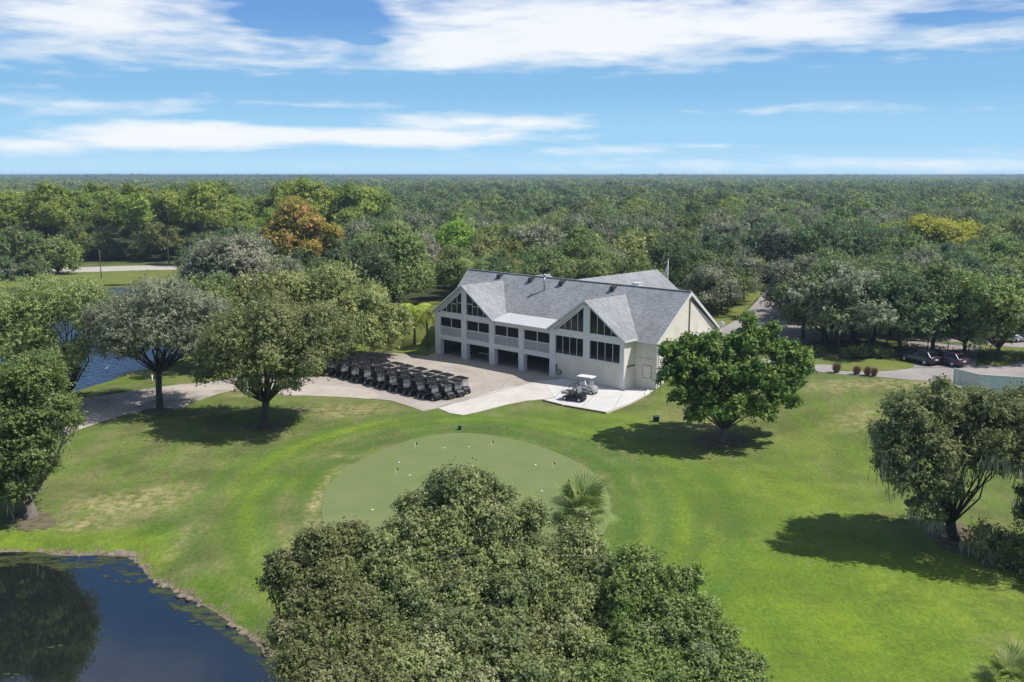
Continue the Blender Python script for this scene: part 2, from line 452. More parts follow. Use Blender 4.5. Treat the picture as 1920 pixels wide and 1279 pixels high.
def leaf_mat(name, dark, light, alt=None, transl=.32, worldvar=True):
    m, N, L = new_mat(name)
    out = N.new('ShaderNodeOutputMaterial'); p = N.new('ShaderNodeBsdfPrincipled')
    p.inputs['Roughness'].default_value = .6; p.inputs['Specular IOR Level'].default_value = .3
    at = N.new('ShaderNodeAttribute'); at.attribute_name = 'tint'
    sep = N.new('ShaderNodeSeparateColor'); L.new(at.outputs['Color'], sep.inputs[0])
    oi = N.new('ShaderNodeObjectInfo')
    mx = N.new('ShaderNodeMix'); mx.data_type = 'RGBA'
    mx.inputs[6].default_value = (*dark, 1); mx.inputs[7].default_value = (*light, 1)
    L.new(sep.outputs[0], mx.inputs[0])
    last = mx.outputs[2]
    if alt:
        m2 = N.new('ShaderNodeMix'); m2.data_type = 'RGBA'; m2.inputs[7].default_value = (*alt, 1)
        L.new(last, m2.inputs[6])
        L.new(sep.outputs[2], m2.inputs[0]); last = m2.outputs[2]
    # per-leaf and per-tree value and hue
    hsv = N.new('ShaderNodeHueSaturation')
    mr = N.new('ShaderNodeMapRange'); mr.inputs['To Min'].default_value = 1.20; mr.inputs['To Max'].default_value = 2.0
    L.new(sep.outputs[1], mr.inputs['Value'])
    mr2 = N.new('ShaderNodeMapRange'); mr2.inputs['To Min'].default_value = .78; mr2.inputs['To Max'].default_value = 1.22
    L.new(oi.outputs['Random'], mr2.inputs['Value'])
    mu = N.new('ShaderNodeMath'); mu.operation = 'MULTIPLY'; L.new(mr.outputs[0], mu.inputs[0]); L.new(mr2.outputs[0], mu.inputs[1])
    L.new(mu.outputs[0], hsv.inputs['Value'])
    wn = N.new('ShaderNodeMath'); wn.operation = 'MULTIPLY_ADD'; wn.inputs[1].default_value = 7.31; wn.inputs[2].default_value = .13
    L.new(oi.outputs['Random'], wn.inputs[0])
    fr = N.new('ShaderNodeMath'); fr.operation = 'FRACT'; L.new(wn.outputs[0], fr.inputs[0])
    mr3 = N.new('ShaderNodeMapRange'); mr3.inputs['To Min'].default_value = .478; mr3.inputs['To Max'].default_value = .512
    L.new(fr.outputs[0], mr3.inputs['Value']); L.new(mr3.outputs[0], hsv.inputs['Hue'])
    L.new(last, hsv.inputs['Color'])
    L.new(hsv.outputs[0], p.inputs['Base Color'])
    tr = N.new('ShaderNodeBsdfTranslucent'); L.new(hsv.outputs[0], tr.inputs[0])
    ms = N.new('ShaderNodeMixShader'); ms.inputs[0].default_value = transl
    L.new(p.outputs[0], ms.inputs[1]); L.new(tr.outputs[0], ms.inputs[2]); L.new(ms.outputs[0], out.inputs[0])
    return m


LM = {
    'oak': leaf_mat('live_oak_leaves', (0.090, 0.116, 0.048), (0.198, 0.226, 0.086), (0.25, 0.255, 0.135)),
    'oakgreen': leaf_mat('green_oak_leaves', (0.085, 0.130, 0.040), (0.180, 0.240, 0.070), (0.22, 0.25, 0.13)),
    'ficus': leaf_mat('broad_glossy_leaves', (0.045, 0.110, 0.024), (0.135, 0.235, 0.045), (0.23, 0.32, 0.075), transl=.26),
    'dark': leaf_mat('dark_green_leaves', (0.062, 0.105, 0.048), (0.130, 0.190, 0.080), (0.16, 0.185, 0.09)),
    'mid': leaf_mat('mid_green_leaves', (0.085, 0.130, 0.046), (0.175, 0.230, 0.080), (0.18, 0.20, 0.09)),
    'olive': leaf_mat('olive_leaves', (0.115, 0.150, 0.050), (0.235, 0.265, 0.095), (0.26, 0.25, 0.12)),
    'grey': leaf_mat('grey_green_leaves', (0.105, 0.125, 0.078), (0.215, 0.235, 0.150), (0.29, 0.28, 0.21)),
    'pine': leaf_mat('yellow_green_needles', (0.125, 0.180, 0.034), (0.250, 0.310, 0.065), (0.16, 0.21, 0.07)),
    'lime': leaf_mat('lime_leaves', (0.10, 0.19, 0.03), (0.18, 0.29, 0.05), (0.21, 0.29, 0.07)),
    'yellow': leaf_mat('yellow_leaves', (0.19, 0.24, 0.032), (0.37, 0.39, 0.055), (0.28, 0.30, 0.07)),
    'orange': leaf_mat('autumn_leaves', (0.17, 0.18, 0.045), (0.36, 0.30, 0.065), (0.46, 0.24, 0.10)),
    'brown': leaf_mat('bare_twigs', (0.20, 0.17, 0.14), (0.32, 0.28, 0.24), (0.34, 0.3, 0.26)),
    'palm': leaf_mat('palm_fronds', (0.15, 0.21, 0.06), (0.28, 0.33, 0.12), (0.34, 0.28, 0.15)),
    'limepalm': leaf_mat('lime_palm_fronds', (0.18, 0.25, 0.03), (0.30, 0.36, 0.06), (0.33, 0.31, 0.09)),
    'moss': leaf_mat('hanging_moss', (0.17, 0.175, 0.135), (0.29, 0.295, 0.23), None),
    'deadpalm': leaf_mat('dead_fronds', (0.20, 0.11, 0.06), (0.33, 0.22, 0.13), None),
}


# ------------------------------------------------------------------ foliage
def quads_mesh(name, P, U, V, tint, mat):
    """P centres, U/V half axes, (n,3); one pointed leaf quad each"""
    n = len(P)
    co = np.empty((n, 4, 3), np.float32)
    co[:, 0] = P - U; co[:, 1] = P - V + U * .1; co[:, 2] = P + U; co[:, 3] = P + V + U * .1
    me = bpy.data.meshes.new(name)
    me.vertices.add(n * 4); me.vertices.foreach_set('co', co.ravel())
    me.loops.add(n * 4); me.loops.foreach_set('vertex_index', np.arange(n * 4, dtype=np.int32))
    me.polygons.add(n); me.polygons.foreach_set('loop_start', np.arange(0, n * 4, 4, dtype=np.int32))
    me.polygons.foreach_set('loop_total', np.full(n, 4, np.int32))
    at = me.color_attributes.new('tint', 'FLOAT_COLOR', 'POINT')
    c = np.ones((n, 4, 4), np.float32); c[:, :, :3] = np.clip(tint, 0, 1)[:, None, :]
    at.data.foreach_set('color', c.ravel())
    me.update(); me.validate()
    me.materials.append(mat)
    return me


def unit(v): return v / (np.linalg.norm(v, axis=-1, keepdims=True) + 1e-9)


def leaves(lobes, n, leaf, seed, aspect=2.2, sub=12, subr=.42, squash=.85, alt_p=.12, low=-.45, fill=.85, updir=.35, clump_var=.28, twig=9, twl=2.4, loose=.10):
    """leaves strung along short twigs; twigs gathered in clumps over each lobe"""
    rng = np.random.default_rng(seed)
    Lb = np.array(lobes, float); w = Lb[:, 3] ** 2; w /= w.sum()
    k = len(Lb)
    nt = max(1, n // twig)
    li = rng.choice(k, nt, p=w)
    D = unit(rng.normal(size=(k, sub, 3))); D[..., 2] = np.where(D[..., 2] < low, -D[..., 2], D[..., 2])
    rr = rng.uniform(.5, 1.0, (k, sub, 1)) * fill
    SC = Lb[:, None, :3] + D * rr * Lb[:, None, 3:4] * np.array([1, 1, squash])
    SR = Lb[:, None, 3] * subr * rng.uniform(.6, 1.3, (k, sub))
    ST = rng.normal(.5, clump_var, (k, sub)); SA = (rng.random((k, sub)) < alt_p) * rng.uniform(.4, 1, (k, sub))
    si = rng.integers(0, sub, nt)
    c = SC[li, si].copy(); r_ = SR[li, si][:, None].copy()
    # some twigs stray between the clumps
    st = rng.random(nt) < loose
    dl = unit(rng.normal(size=(nt, 3))); dl[:, 2] = np.where(dl[:, 2] < low, -dl[:, 2], dl[:, 2])
    c[st] = (Lb[li, :3] + dl * Lb[li, 3:4] * rng.uniform(.55, 1.08, (nt, 1)) * np.array([1, 1, squash]))[st]
    g = rng.normal(size=(nt, 3)) * .52
    gl = np.linalg.norm(g, axis=1, keepdims=True); g = g / np.maximum(gl, 1e-6) * np.minimum(gl, 1.35)
    B = c + g * r_ * np.array([1, 1, .8])
    out = unit(B - Lb[li, :3])
    td = unit(out * .8 + unit(g) * .35 + rng.normal(size=(nt, 3)) * .55 + np.array([0, 0, .25]))
    tl = leaf * twl * rng.uniform(.5, 1.3, (nt, 1))
    m = nt * twig
    rep_ = lambda a: np.repeat(a, twig, axis=0)
    t = rng.random((m, 1))
    P = rep_(B) + rep_(td) * t * rep_(tl) + rng.normal(size=(m, 3)) * leaf * .32
    nrm = unit(rep_(out) * .30 + rep_(unit(g)) * .55 + rng.normal(size=(m, 3)) * .42 + np.array([0, 0, updir]))
    ax = unit(rep_(td) * .9 + rng.normal(size=(m, 3)) * .7)
    b = unit(np.cross(nrm, ax)); ax = unit(np.cross(b, nrm))
    s = leaf * rng.uniform(.5, 1.3, (m, 1))
    tt = rep_(ST[li, si]) + rep_(rng.normal(0, .16, nt)) + t[:, 0] * .22 - .1 + rng.normal(0, .06, m)
    tint = np.stack([tt, rep_(rng.random(nt)) * .5 + rng.random(m) * .5, rep_(SA[li, si]) * (rng.random(m) < .8)], 1)
    return P, ax * s * .5, b * s * .5 / aspect * 1.3, tint


def strands(lobes, n, seed, length=1.3, wid=.05, zfrac=-.5):
    """grey moss hanging from the underside of the crown"""
    rng = np.random.default_rng(seed); Lb = np.array(lobes, float)
    li = rng.integers(0, len(Lb), n // 8)
    a = rng.uniform(0, 2 * np.pi, n // 8); q = rng.uniform(.3, 1, n // 8)
    base = np.stack([Lb[li, 0] + np.cos(a) * q * Lb[li, 3], Lb[li, 1] + np.sin(a) * q * Lb[li, 3], Lb[li, 2] + zfrac * Lb[li, 3] * rng.uniform(0, 1, n // 8)], 1)
    bi = rng.integers(0, n // 8, n)
    ln = length * rng.uniform(.2, 1, n)
    P = base[bi] + rng.normal(size=(n, 3)) * np.array([.22, .22, .05]); P[:, 2] -= ln * .5
    a = rng.uniform(0, np.pi, n)
    V = np.stack([np.cos(a), np.sin(a), np.zeros(n)], 1) * wid * rng.uniform(.5, 1.3, (n, 1))
    U = np.stack([rng.normal(0, .08, n), rng.normal(0, .08, n), -ln * .5], 1)
    return P, U, V, np.stack([rng.random(n), rng.random(n), np.zeros(n)], 1)


def cat(*parts): return [np.concatenate([p[i] for p in parts]) for i in range(4)]


def limb_mesh(mb, base, lobes, r0, seed, fork=.35, nsub=2):
    rnd = random.Random(seed)
    base = Vector(base)
    cen = sum((Vector(l[:3]) for l in lobes), Vector()) / len(lobes)
    zmin = min(l[2] - l[3] * .4 for l in lobes)
    fz = base.z + max(1.0, (zmin - base.z) * .8) if zmin > base.z else base.z + (cen.z - base.z) * fork
    fk = Vector((base.x + (cen.x - base.x) * .18, base.y + (cen.y - base.y) * .18, fz))
    mid = (base + fk) / 2 + Vector((rnd.uniform(-.15, .15), rnd.uniform(-.15, .15), 0))
    mb.tube([base + Vector((0, 0, -.35)), base + Vector((0, 0, .25)), mid, fk], [r0 * 1.55, r0 * 1.12, r0 * .92, r0 * .9], 10)
    for l in lobes:
        e = Vector(l[:3]); d = e - fk
        p1 = fk + d * .33 + Vector((rnd.uniform(-.1, .1), rnd.uniform(-.1, .1), rnd.uniform(-.02, .10))) * d.length
        p2 = fk + d * .66 + Vector((rnd.uniform(-.1, .1), rnd.uniform(-.1, .1), rnd.uniform(0, .10))) * d.length
        rl = r0 * min(.62, .25 + l[3] * .12) * min(1, math.sqrt(13 / len(lobes)))
        mb.tube([fk + Vector((0, 0, -.25)), p1, p2, e], [rl, rl * .7, rl * .45, rl * .2], 7)
        for _ in range(nsub):
            q = Vector((rnd.gauss(0, 1), rnd.gauss(0, 1), rnd.gauss(.3, .7))).normalized() * l[3] * .85
            mb.tube([p2, (p2 + e + q) / 2 + q * .1, e + q], [rl * .38, rl * .25, rl * .1], 5)


def deepen(lobes, f):
    """give a crown read from the photograph its depth: nearer and farther lobes along the lines of sight"""
    L_ = np.array(lobes); xc = L_[:, 0].mean(); hw = max(np.abs(L_[:, 0] - xc).max() + L_[:, 3].mean() * .5, 1.0)
    out = list(lobes)
    for (x, y, z, r) in lobes:
        u = min(1, abs(x - xc) / hw); dl = f * hw * math.sqrt(max(0, 1 - u * u))
        for sg in (-1, 1):
            if dl < 1.0: continue
            k = (y + sg * dl) / y
            z2 = CAMH + (z - CAMH) * k
            if z2 - r * k * .6 < gz(x * k, y * k) + 1.0: continue
            out.append((x * k, y * k, z2, r * k * .95))
    return out


def tree(name, label, base, lobes, species, n, leaf, seed, r0, cat_='tree', moss=0, group=None, aspect=2.2, bark='bark', deep=0.0, **kw):
    if deep:
        n0 = len(lobes); lobes = deepen(lobes, deep); n = int(n * (1 + .75 * (len(lobes) / n0 - 1)))
    root = empty(name, base); tag(root, label, cat_, group)
    bx = Vector(base)
    lb = [(l[0] - bx.x, l[1] - bx.y, l[2] - bx.z, l[3]) for l in lobes]
    mb = MB(); limb_mesh(mb, (0, 0, 0), lb, r0, seed, nsub=1 if len(lb) > 24 else 2); mb.build('trunk', M[bark], root)
    P = leaves(lb, n, leaf, seed, aspect=aspect, **kw)
    o = bpy.data.objects.new('crown', quads_mesh('crown', *P, LM[species])); col.objects.link(o); setpar(o, root)
    if moss:
        S = strands(lb, moss, seed + 5)
        o = bpy.data.objects.new('moss', quads_mesh('moss', *S, LM['moss'])); col.objects.link(o); setpar(o, root)
    return root


def lob(*rows):
    out = []
    for (px, py, Y, rp) in rows:
        p = AtY(px, py, Y); dep = float((p - CPOS) @ fwd)
        out.append((float(p[0]), float(p[1]), float(p[2]), rp * dep / FPX))
    return out

# ------------------------------------------------------------------ ground sheet
def axis(lo, hi, step, far, g=1.13):
    a = list(np.arange(lo, hi + step / 2, step)); s = step; x = a[-1]
    while x < far: s *= g; x += s; a.append(x)
    s = step; x = a[0]
    while x > -far: s *= g; x -= s; a.insert(0, x)
    return np.array(a)


GREEN = smooth_poly([on_ground(*q) for q in [(603, 960), (612, 915), (660, 872), (730, 838), (810, 817), (890, 813), (970, 826), (1050, 852), (1112, 886), (1142, 930),
                     (1138, 990), (1080, 1060), (980, 1110), (830, 1110), (700, 1060), (620, 1010)]], 6)


def wblob(px, py, rx, ry, X, Y, rot=0.0):
    c = on_ground(px, py); k = c[1] / FPX * 1.03; ky = c[1] ** 2 / (CAMH * FPX) * 1.05
    dx = (X - c[0]); dy = (Y - c[1])
    if rot:
        a = R(rot); dx, dy = dx * math.cos(a) + dy * math.sin(a), -dx * math.sin(a) + dy * math.cos(a)
    d = np.sqrt((dx / (rx * k)) ** 2 + (dy / (ry * ky)) ** 2)
    return 1 - sstep(d, .25, 1.15)


def build_ground():
    xs = axis(-75, 85, .62, 26000); ys = axis(28, 150, .62, 26000)
    X, Y = np.meshgrid(xs, ys); Z = gh(X, Y)
    far = sstep(np.hypot(X, Y), 260, 500)
    nx, ny = len(xs), len(ys)
    co = np.stack([X, Y, Z], -1).reshape(-1, 3)
    idx = np.arange(nx * ny).reshape(ny, nx)
    q = np.stack([idx[:-1, :-1], idx[:-1, 1:], idx[1:, 1:], idx[1:, :-1]], -1).reshape(-1, 4)
    me = bpy.data.meshes.new('ground')
    me.vertices.add(len(co)); me.vertices.foreach_set('co', co.astype(np.float32).ravel())
    me.loops.add(len(q) * 4); me.loops.foreach_set('vertex_index', q.astype(np.int32).ravel())
    me.polygons.add(len(q)); me.polygons.foreach_set('loop_start', np.arange(0, len(q) * 4, 4, dtype=np.int32))
    me.polygons.foreach_set('loop_total', np.full(len(q), 4, np.int32))
    me.polygons.foreach_set('use_smooth', np.ones(len(q), bool))
    me.update()
    dry = np.zeros_like(X); lush = np.zeros_like(X); floor = np.zeros_like(X); dark = np.zeros_like(X)
    for b in [(245, 940, 150, 34, .8), (330, 918, 90, 22, .55), (150, 985, 90, 24, .75), (345, 1010, 26, 60, .6), (640, 880, 40, 16, .55), (596, 935, 24, 44, 1.0), (618, 895, 14, 20, .9), (586, 985, 30, 26, .9),
              (560, 985, 40, 30, .5), (640, 770, 120, 18, .7), (1330, 790, 120, 30, .45), (1640, 790, 90, 28, .55), (1880, 1205, 80, 25, .5),
              (1700, 720, 260, 16, .65), (820, 855, 220, 10, .15), (1135, 905, 16, 30, .45), (520, 1030, 60, 50, .4), (800, 660, 40, 30, .75), (770, 620, 60, 20, .6),
              (1300, 745, 60, 16, .4), (1620, 690, 120, 8, .8), (650, 855, 40, 8, .6), (250, 700, 60, 8, .4), (470, 740, 60, 6, .5), (700, 760, 50, 5, .4)]:
        dry = np.maximum(dry, b[4] * wblob(*b[:4], X, Y))
    for b in [(1500, 1150, 700, 330, 1.0), (1400, 930, 330, 120, .75), (1100, 790, 200, 34, .75), (1600, 850, 260, 80, .45), (560, 905, 140, 30, .7, 25),
              (60, 1010, 330, 26, 1.0), (250, 1010, 120, 34, .9), (290, 1060, 60, 50, .9), (380, 1110, 90, 40, .8), (450, 1160, 60, 40, .9), (680, 850, 90, 16, .3),
              (1210, 960, 90, 80, .2), (330, 660, 60, 14, .8), (220, 712, 100, 10, .8), (250, 515, 200, 12, .5), (500, 870, 150, 40, .2)]:
        lush = np.maximum(lush, b[4] * wblob(*b[:4], X, Y, *(b[5:])))
    sdg = poly_sd(GREEN, X, Y)
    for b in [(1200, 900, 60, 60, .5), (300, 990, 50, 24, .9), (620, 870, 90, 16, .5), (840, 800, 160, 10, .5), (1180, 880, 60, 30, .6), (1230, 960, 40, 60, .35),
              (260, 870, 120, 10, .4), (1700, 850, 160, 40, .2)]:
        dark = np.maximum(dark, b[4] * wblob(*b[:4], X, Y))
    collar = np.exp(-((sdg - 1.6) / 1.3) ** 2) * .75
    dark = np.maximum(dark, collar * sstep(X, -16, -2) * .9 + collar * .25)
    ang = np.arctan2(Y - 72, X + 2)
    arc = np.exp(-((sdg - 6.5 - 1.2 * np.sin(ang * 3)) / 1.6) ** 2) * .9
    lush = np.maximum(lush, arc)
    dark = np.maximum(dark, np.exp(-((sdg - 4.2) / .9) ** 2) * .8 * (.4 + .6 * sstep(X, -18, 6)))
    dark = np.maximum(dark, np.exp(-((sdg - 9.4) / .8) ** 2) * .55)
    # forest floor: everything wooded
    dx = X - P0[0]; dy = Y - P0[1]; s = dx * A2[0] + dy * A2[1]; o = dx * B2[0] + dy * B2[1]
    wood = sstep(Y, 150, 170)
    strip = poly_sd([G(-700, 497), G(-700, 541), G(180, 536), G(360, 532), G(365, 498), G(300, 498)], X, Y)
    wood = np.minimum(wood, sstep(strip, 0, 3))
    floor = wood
    a1 = me.color_attributes.new('cover', 'FLOAT_COLOR', 'POINT')
    a1.data.foreach_set('color', np.stack([dry, lush, floor, dark], -1).reshape(-1).astype(np.float32))
    a2 = me.attributes.new('ring', 'FLOAT', 'POINT'); a2.data.foreach_set('value', sdg.reshape(-1).astype(np.float32))
    sdp = np.minimum(poly_sd(pond1, X, Y), poly_sd(pond2, X, Y))
    a3 = me.attributes.new('shore', 'FLOAT', 'POINT'); a3.data.foreach_set('value', sdp.reshape(-1).astype(np.float32))
    m, N, L = new_mat('grass_and_soil')
    out = N.new('ShaderNodeOutputMaterial'); p = N.new('ShaderNodeBsdfPrincipled'); L.new(p.outputs[0], out.inputs[0])
    p.inputs['Roughness'].default_value = .9; p.inputs['Specular IOR Level'].default_value = .15
    cov = N.new('ShaderNodeAttribute'); cov.attribute_name = 'cover'
    sep = N.new('ShaderNodeSeparateColor'); L.new(cov.outputs['Color'], sep.inputs[0])
    ring = N.new('ShaderNodeAttribute'); ring.attribute_name = 'ring'
    shore = N.new('ShaderNodeAttribute'); shore.attribute_name = 'shore'
    geo = N.new('ShaderNodeNewGeometry')

    def noise(scale, detail=6, stretch=None, rough=.6, dist=0.0):
        n = N.new('ShaderNodeTexNoise'); n.inputs['Scale'].default_value = scale; n.inputs['Detail'].default_value = detail
        n.inputs['Roughness'].default_value = rough; n.inputs['Distortion'].default_value = dist
        if stretch:
            mp = N.new('ShaderNodeMapping'); mp.inputs['Rotation'].default_value = (0, 0, R(stretch[3])); mp.inputs['Scale'].default_value = stretch[:3]
            L.new(geo.outputs['Position'], mp.inputs[0]); L.new(mp.outputs[0], n.inputs['Vector'])
        else: L.new(geo.outputs['Position'], n.inputs['Vector'])
        return n.outputs['Fac']

    def mth(op, a, b, clamp=False):
        n = N.new('ShaderNodeMath'); n.operation = op; n.use_clamp = clamp
        for i, v in enumerate((a, b)):
            if isinstance(v, (int, float)): n.inputs[i].default_value = v
            else: L.new(v, n.inputs[i])
        return n.outputs[0]

    def rng_(v, a, b, c=0.0, d=1.0):
        n = N.new('ShaderNodeMapRange'); n.interpolation_type = 'SMOOTHSTEP'
        for k, q in zip(('From Min', 'From Max', 'To Min', 'To Max'), (a, b, c, d)): n.inputs[k].default_value = q
        L.new(v, n.inputs['Value']); return n.outputs[0]

    def mix(f, a, b):
        n = N.new('ShaderNodeMix'); n.data_type = 'RGBA'
        if isinstance(f, float): n.inputs[0].default_value = f
        else: L.new(f, n.inputs[0])
        for i, v in ((6, a), (7, b)):
            if isinstance(v, tuple): n.inputs[i].default_value = (*v, 1)
            else: L.new(v, n.inputs[i])
        return n.outputs[2]
    big = noise(.045, 5); med = noise(.22, 6); sm = noise(1.3, 7); fine = noise(7.0, 5, rough=.8)
    streak = noise(.5, 6, (1, .22, 1, 28), dist=.4)
    # base fairway: olive green, patchy
    c = mix(rng_(med, .35, .65), (0.112, 0.142, 0.042), (0.172, 0.180, 0.066))
    c = mix(rng_(streak, .45, .58, 0, .7), c, (0.120, 0.182, 0.034))
    c = mix(rng_(noise(1.1, 7, (1, .3, 1, -35), .75), .52, .66, 0, .5), c, (0.085, 0.125, 0.034))
    lushf = mth('MULTIPLY', sep.outputs[1], rng_(mth('ADD', mth('MULTIPLY', sm, .4), mth('MULTIPLY', med, .6)), .30, .55, .55, 1.0))
    lc = mix(rng_(big, .4, .6), (0.122, 0.200, 0.019), (0.175, 0.252, 0.024))
    lc = mix(rng_(noise(.16, 7, (1, .5, 1, 20), .7, .6), .42, .62, 0, .75), lc, (0.100, 0.178, 0.020))
    lc = mix(rng_(noise(.9, 8, None, .75), .50, .68, 0, .45), lc, (0.090, 0.155, 0.020))
    c = mix(lushf, c, lc)
    # thin dry turf: appears in blotches within the dry regions
    blot = mth('ADD', mth('MULTIPLY', sm, .55), mth('MULTIPLY', noise(.55, 7, (1, .4, 1, 10), .7), .55))
    df = mth('MULTIPLY', sep.outputs[0], rng_(blot, .44, .66), True)
    df = mth('MAXIMUM', df, rng_(blot, .70, .82, 0, .28))
    c = mix(df, c, mix(rng_(sm, .4, .62), (0.300, 0.250, 0.105), (0.420, 0.350, 0.190)))
    # darker, wetter turf
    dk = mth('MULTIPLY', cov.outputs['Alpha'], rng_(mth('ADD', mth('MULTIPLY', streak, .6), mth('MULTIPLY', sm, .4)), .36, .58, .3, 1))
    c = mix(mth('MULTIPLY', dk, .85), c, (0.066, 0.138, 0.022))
    c = mix(rng_(noise(.35, 9, (1, .35, 1, 50), .8, .8), .56, .70, 0, .45), c, (0.235, 0.225, 0.090))
    # mowing rings round the green
    wv = N.new('ShaderNodeMath'); wv.operation = 'SINE'; L.new(mth('ADD', mth('MULTIPLY', ring.outputs['Fac'], 2.6), mth('MULTIPLY', med, 7)), wv.inputs[0])
    wf = mth('MULTIPLY', rng_(wv.outputs[0], -.6, 1), mth('MULTIPLY', rng_(ring.outputs['Fac'], 12, 6), rng_(ring.outputs['Fac'], .2, 1)))
    c = mix(mth('MULTIPLY', wf, .5), c, (0.085, 0.15, 0.03))
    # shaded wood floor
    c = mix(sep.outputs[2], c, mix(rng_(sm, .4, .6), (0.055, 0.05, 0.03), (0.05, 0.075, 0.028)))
    # muddy rim of the ponds
    sf = mth('ADD', shore.outputs['Fac'], mth('MULTIPLY', mth('SUBTRACT', sm, .5), 2.4))
    c = mix(rng_(sf, .75, .15), c, mix(rng_(fine, .4, .6), (0.13, 0.095, 0.06), (0.27, 0.22, 0.16)))
    v = N.new('ShaderNodeVectorMath'); v.operation = 'SCALE'; L.new(c, v.inputs[0])
    grain = noise(3.2, 8, (1, .6, 1, 15), .8)
    k = mth('MULTIPLY', mth('MULTIPLY', rng_(fine, .3, .7, .78, 1.22), rng_(grain, .32, .68, .80, 1.20)), rng_(med, .3, .7, .90, 1.10)); L.new(k, v.inputs['Scale'])
    L.new(v.outputs[0], p.inputs['Base Color'])
    b = N.new('ShaderNodeBump'); b.inputs['Strength'].default_value = .35; b.inputs['Distance'].default_value = .08
    L.new(mth('ADD', fine, mth('MULTIPLY', sm, 1.5)), b.inputs['Height']); L.new(b.outputs[0], p.inputs['Normal'])
    me.materials.append(m)
    o = bpy.data.objects.new('ground', me); col.objects.link(o); tag(o, kind='structure')
    return o


build_ground()


def sheet(name, poly, mat, lift=.03, step=1.5, kind='structure', smooth=0, skirt=.15, zfix=None):
    """a thin slab draped on the ground"""
    if smooth: poly = smooth_poly(poly, smooth)
    bm = bmesh.new()
    vs = [bm.verts.new((float(p[0]), float(p[1]), 0)) for p in poly]
    f = bm.faces.new(vs); f.normal_update()
    if f.normal.z < 0: f.normal_flip()
    x0 = min(p[0] for p in poly); x1 = max(p[0] for p in poly); y0 = min(p[1] for p in poly); y1 = max(p[1] for p in poly)
    bmesh.ops.triangulate(bm, faces=bm.faces[:])
    for ax, lo, hi in ((0, x0, x1), (1, y0, y1)):
        t = math.floor(lo / step) * step + step
        while t < hi:
            co = (t, 0, 0) if ax == 0 else (0, t, 0); no = (1, 0, 0) if ax == 0 else (0, 1, 0)
            bmesh.ops.bisect_plane(bm, geom=bm.verts[:] + bm.edges[:] + bm.faces[:], plane_co=co, plane_no=no, dist=1e-4)
            t += step
    X = np.array([v.co.x for v in bm.verts]); Y = np.array([v.co.y for v in bm.verts])
    Z = gh(X, Y) if zfix is None else np.full(X.shape, zfix)
    for v, z in zip(bm.verts, Z): v.co.z = z + lift
    be = [e for e in bm.edges if e.is_boundary]
    r = bmesh.ops.extrude_edge_only(bm, edges=be)
    for v in r['geom']:
        if isinstance(v, bmesh.types.BMVert): v.co.z -= skirt + lift
    bmesh.ops.recalc_face_normals(bm, faces=bm.faces)
    me = bpy.data.meshes.new(name); bm.to_mesh(me); bm.free(); me.materials.append(mat)
    o = bpy.data.objects.new(name, me); col.objects.link(o)
    if kind: tag(o, kind=kind)
    return o


# ponds
def water_mat(rip=.10):
    m, N, L = new_mat('pond_water')
    out = N.new('ShaderNodeOutputMaterial'); p = N.new('ShaderNodeBsdfPrincipled'); L.new(p.outputs[0], out.inputs[0])
    p.inputs['Base Color'].default_value = (0.013, 0.017, 0.017, 1); p.inputs['Roughness'].default_value = .03
    p.inputs['IOR'].default_value = 1.85; p.inputs['Specular IOR Level'].default_value = .85
    g = N.new('ShaderNodeNewGeometry'); n = N.new('ShaderNodeTexNoise'); n.inputs['Scale'].default_value = 1.2; n.inputs['Detail'].default_value = 4
    L.new(g.outputs['Position'], n.inputs['Vector'])
    b = N.new('ShaderNodeBump'); b.inputs['Strength'].default_value = min(1, rip); b.inputs['Distance'].default_value = .04 if rip < .5 else .35
    L.new(n.outputs['Fac'], b.inputs['Height']); L.new(b.outputs[0], p.inputs['Normal'])
    return m


M['water'] = water_mat(); M['rippled'] = water_mat(.9); M['rippled'].node_tree.nodes['Principled BSDF'].inputs['Base Color'].default_value = (0.016, 0.040, 0.10, 1)
for pts in (pond1, pond2):
    c = np.mean(np.array([q[:2] for q in pts]), axis=0)
    big = [((p[0] - c[0]) * 1.0 + c[0], (p[1] - c[1]) * 1.0 + c[1]) for p in pts]
    # grow outwards by 0.5 m so the edge lies under the bank
    n_ = len(big); gr = []
    ar = sum(big[i][0] * big[(i + 1) % n_][1] - big[(i + 1) % n_][0] * big[i][1] for i in range(n_))
    for i in range(n_):
        a_ = Vector(big[(i + 1) % n_]) - Vector(big[i - 1]); nn = Vector((a_.y, -a_.x)).normalized() * (1 if ar > 0 else -1)
        gr.append((big[i][0] + nn.x * .5, big[i][1] + nn.y * .5))
    mb = MB(); mb.prism([(x, y, WLV) for x, y in gr], (0, 0, -.05))
    mb.build('water', M['water'] if pts is pond1 else M['rippled'], kind='structure')

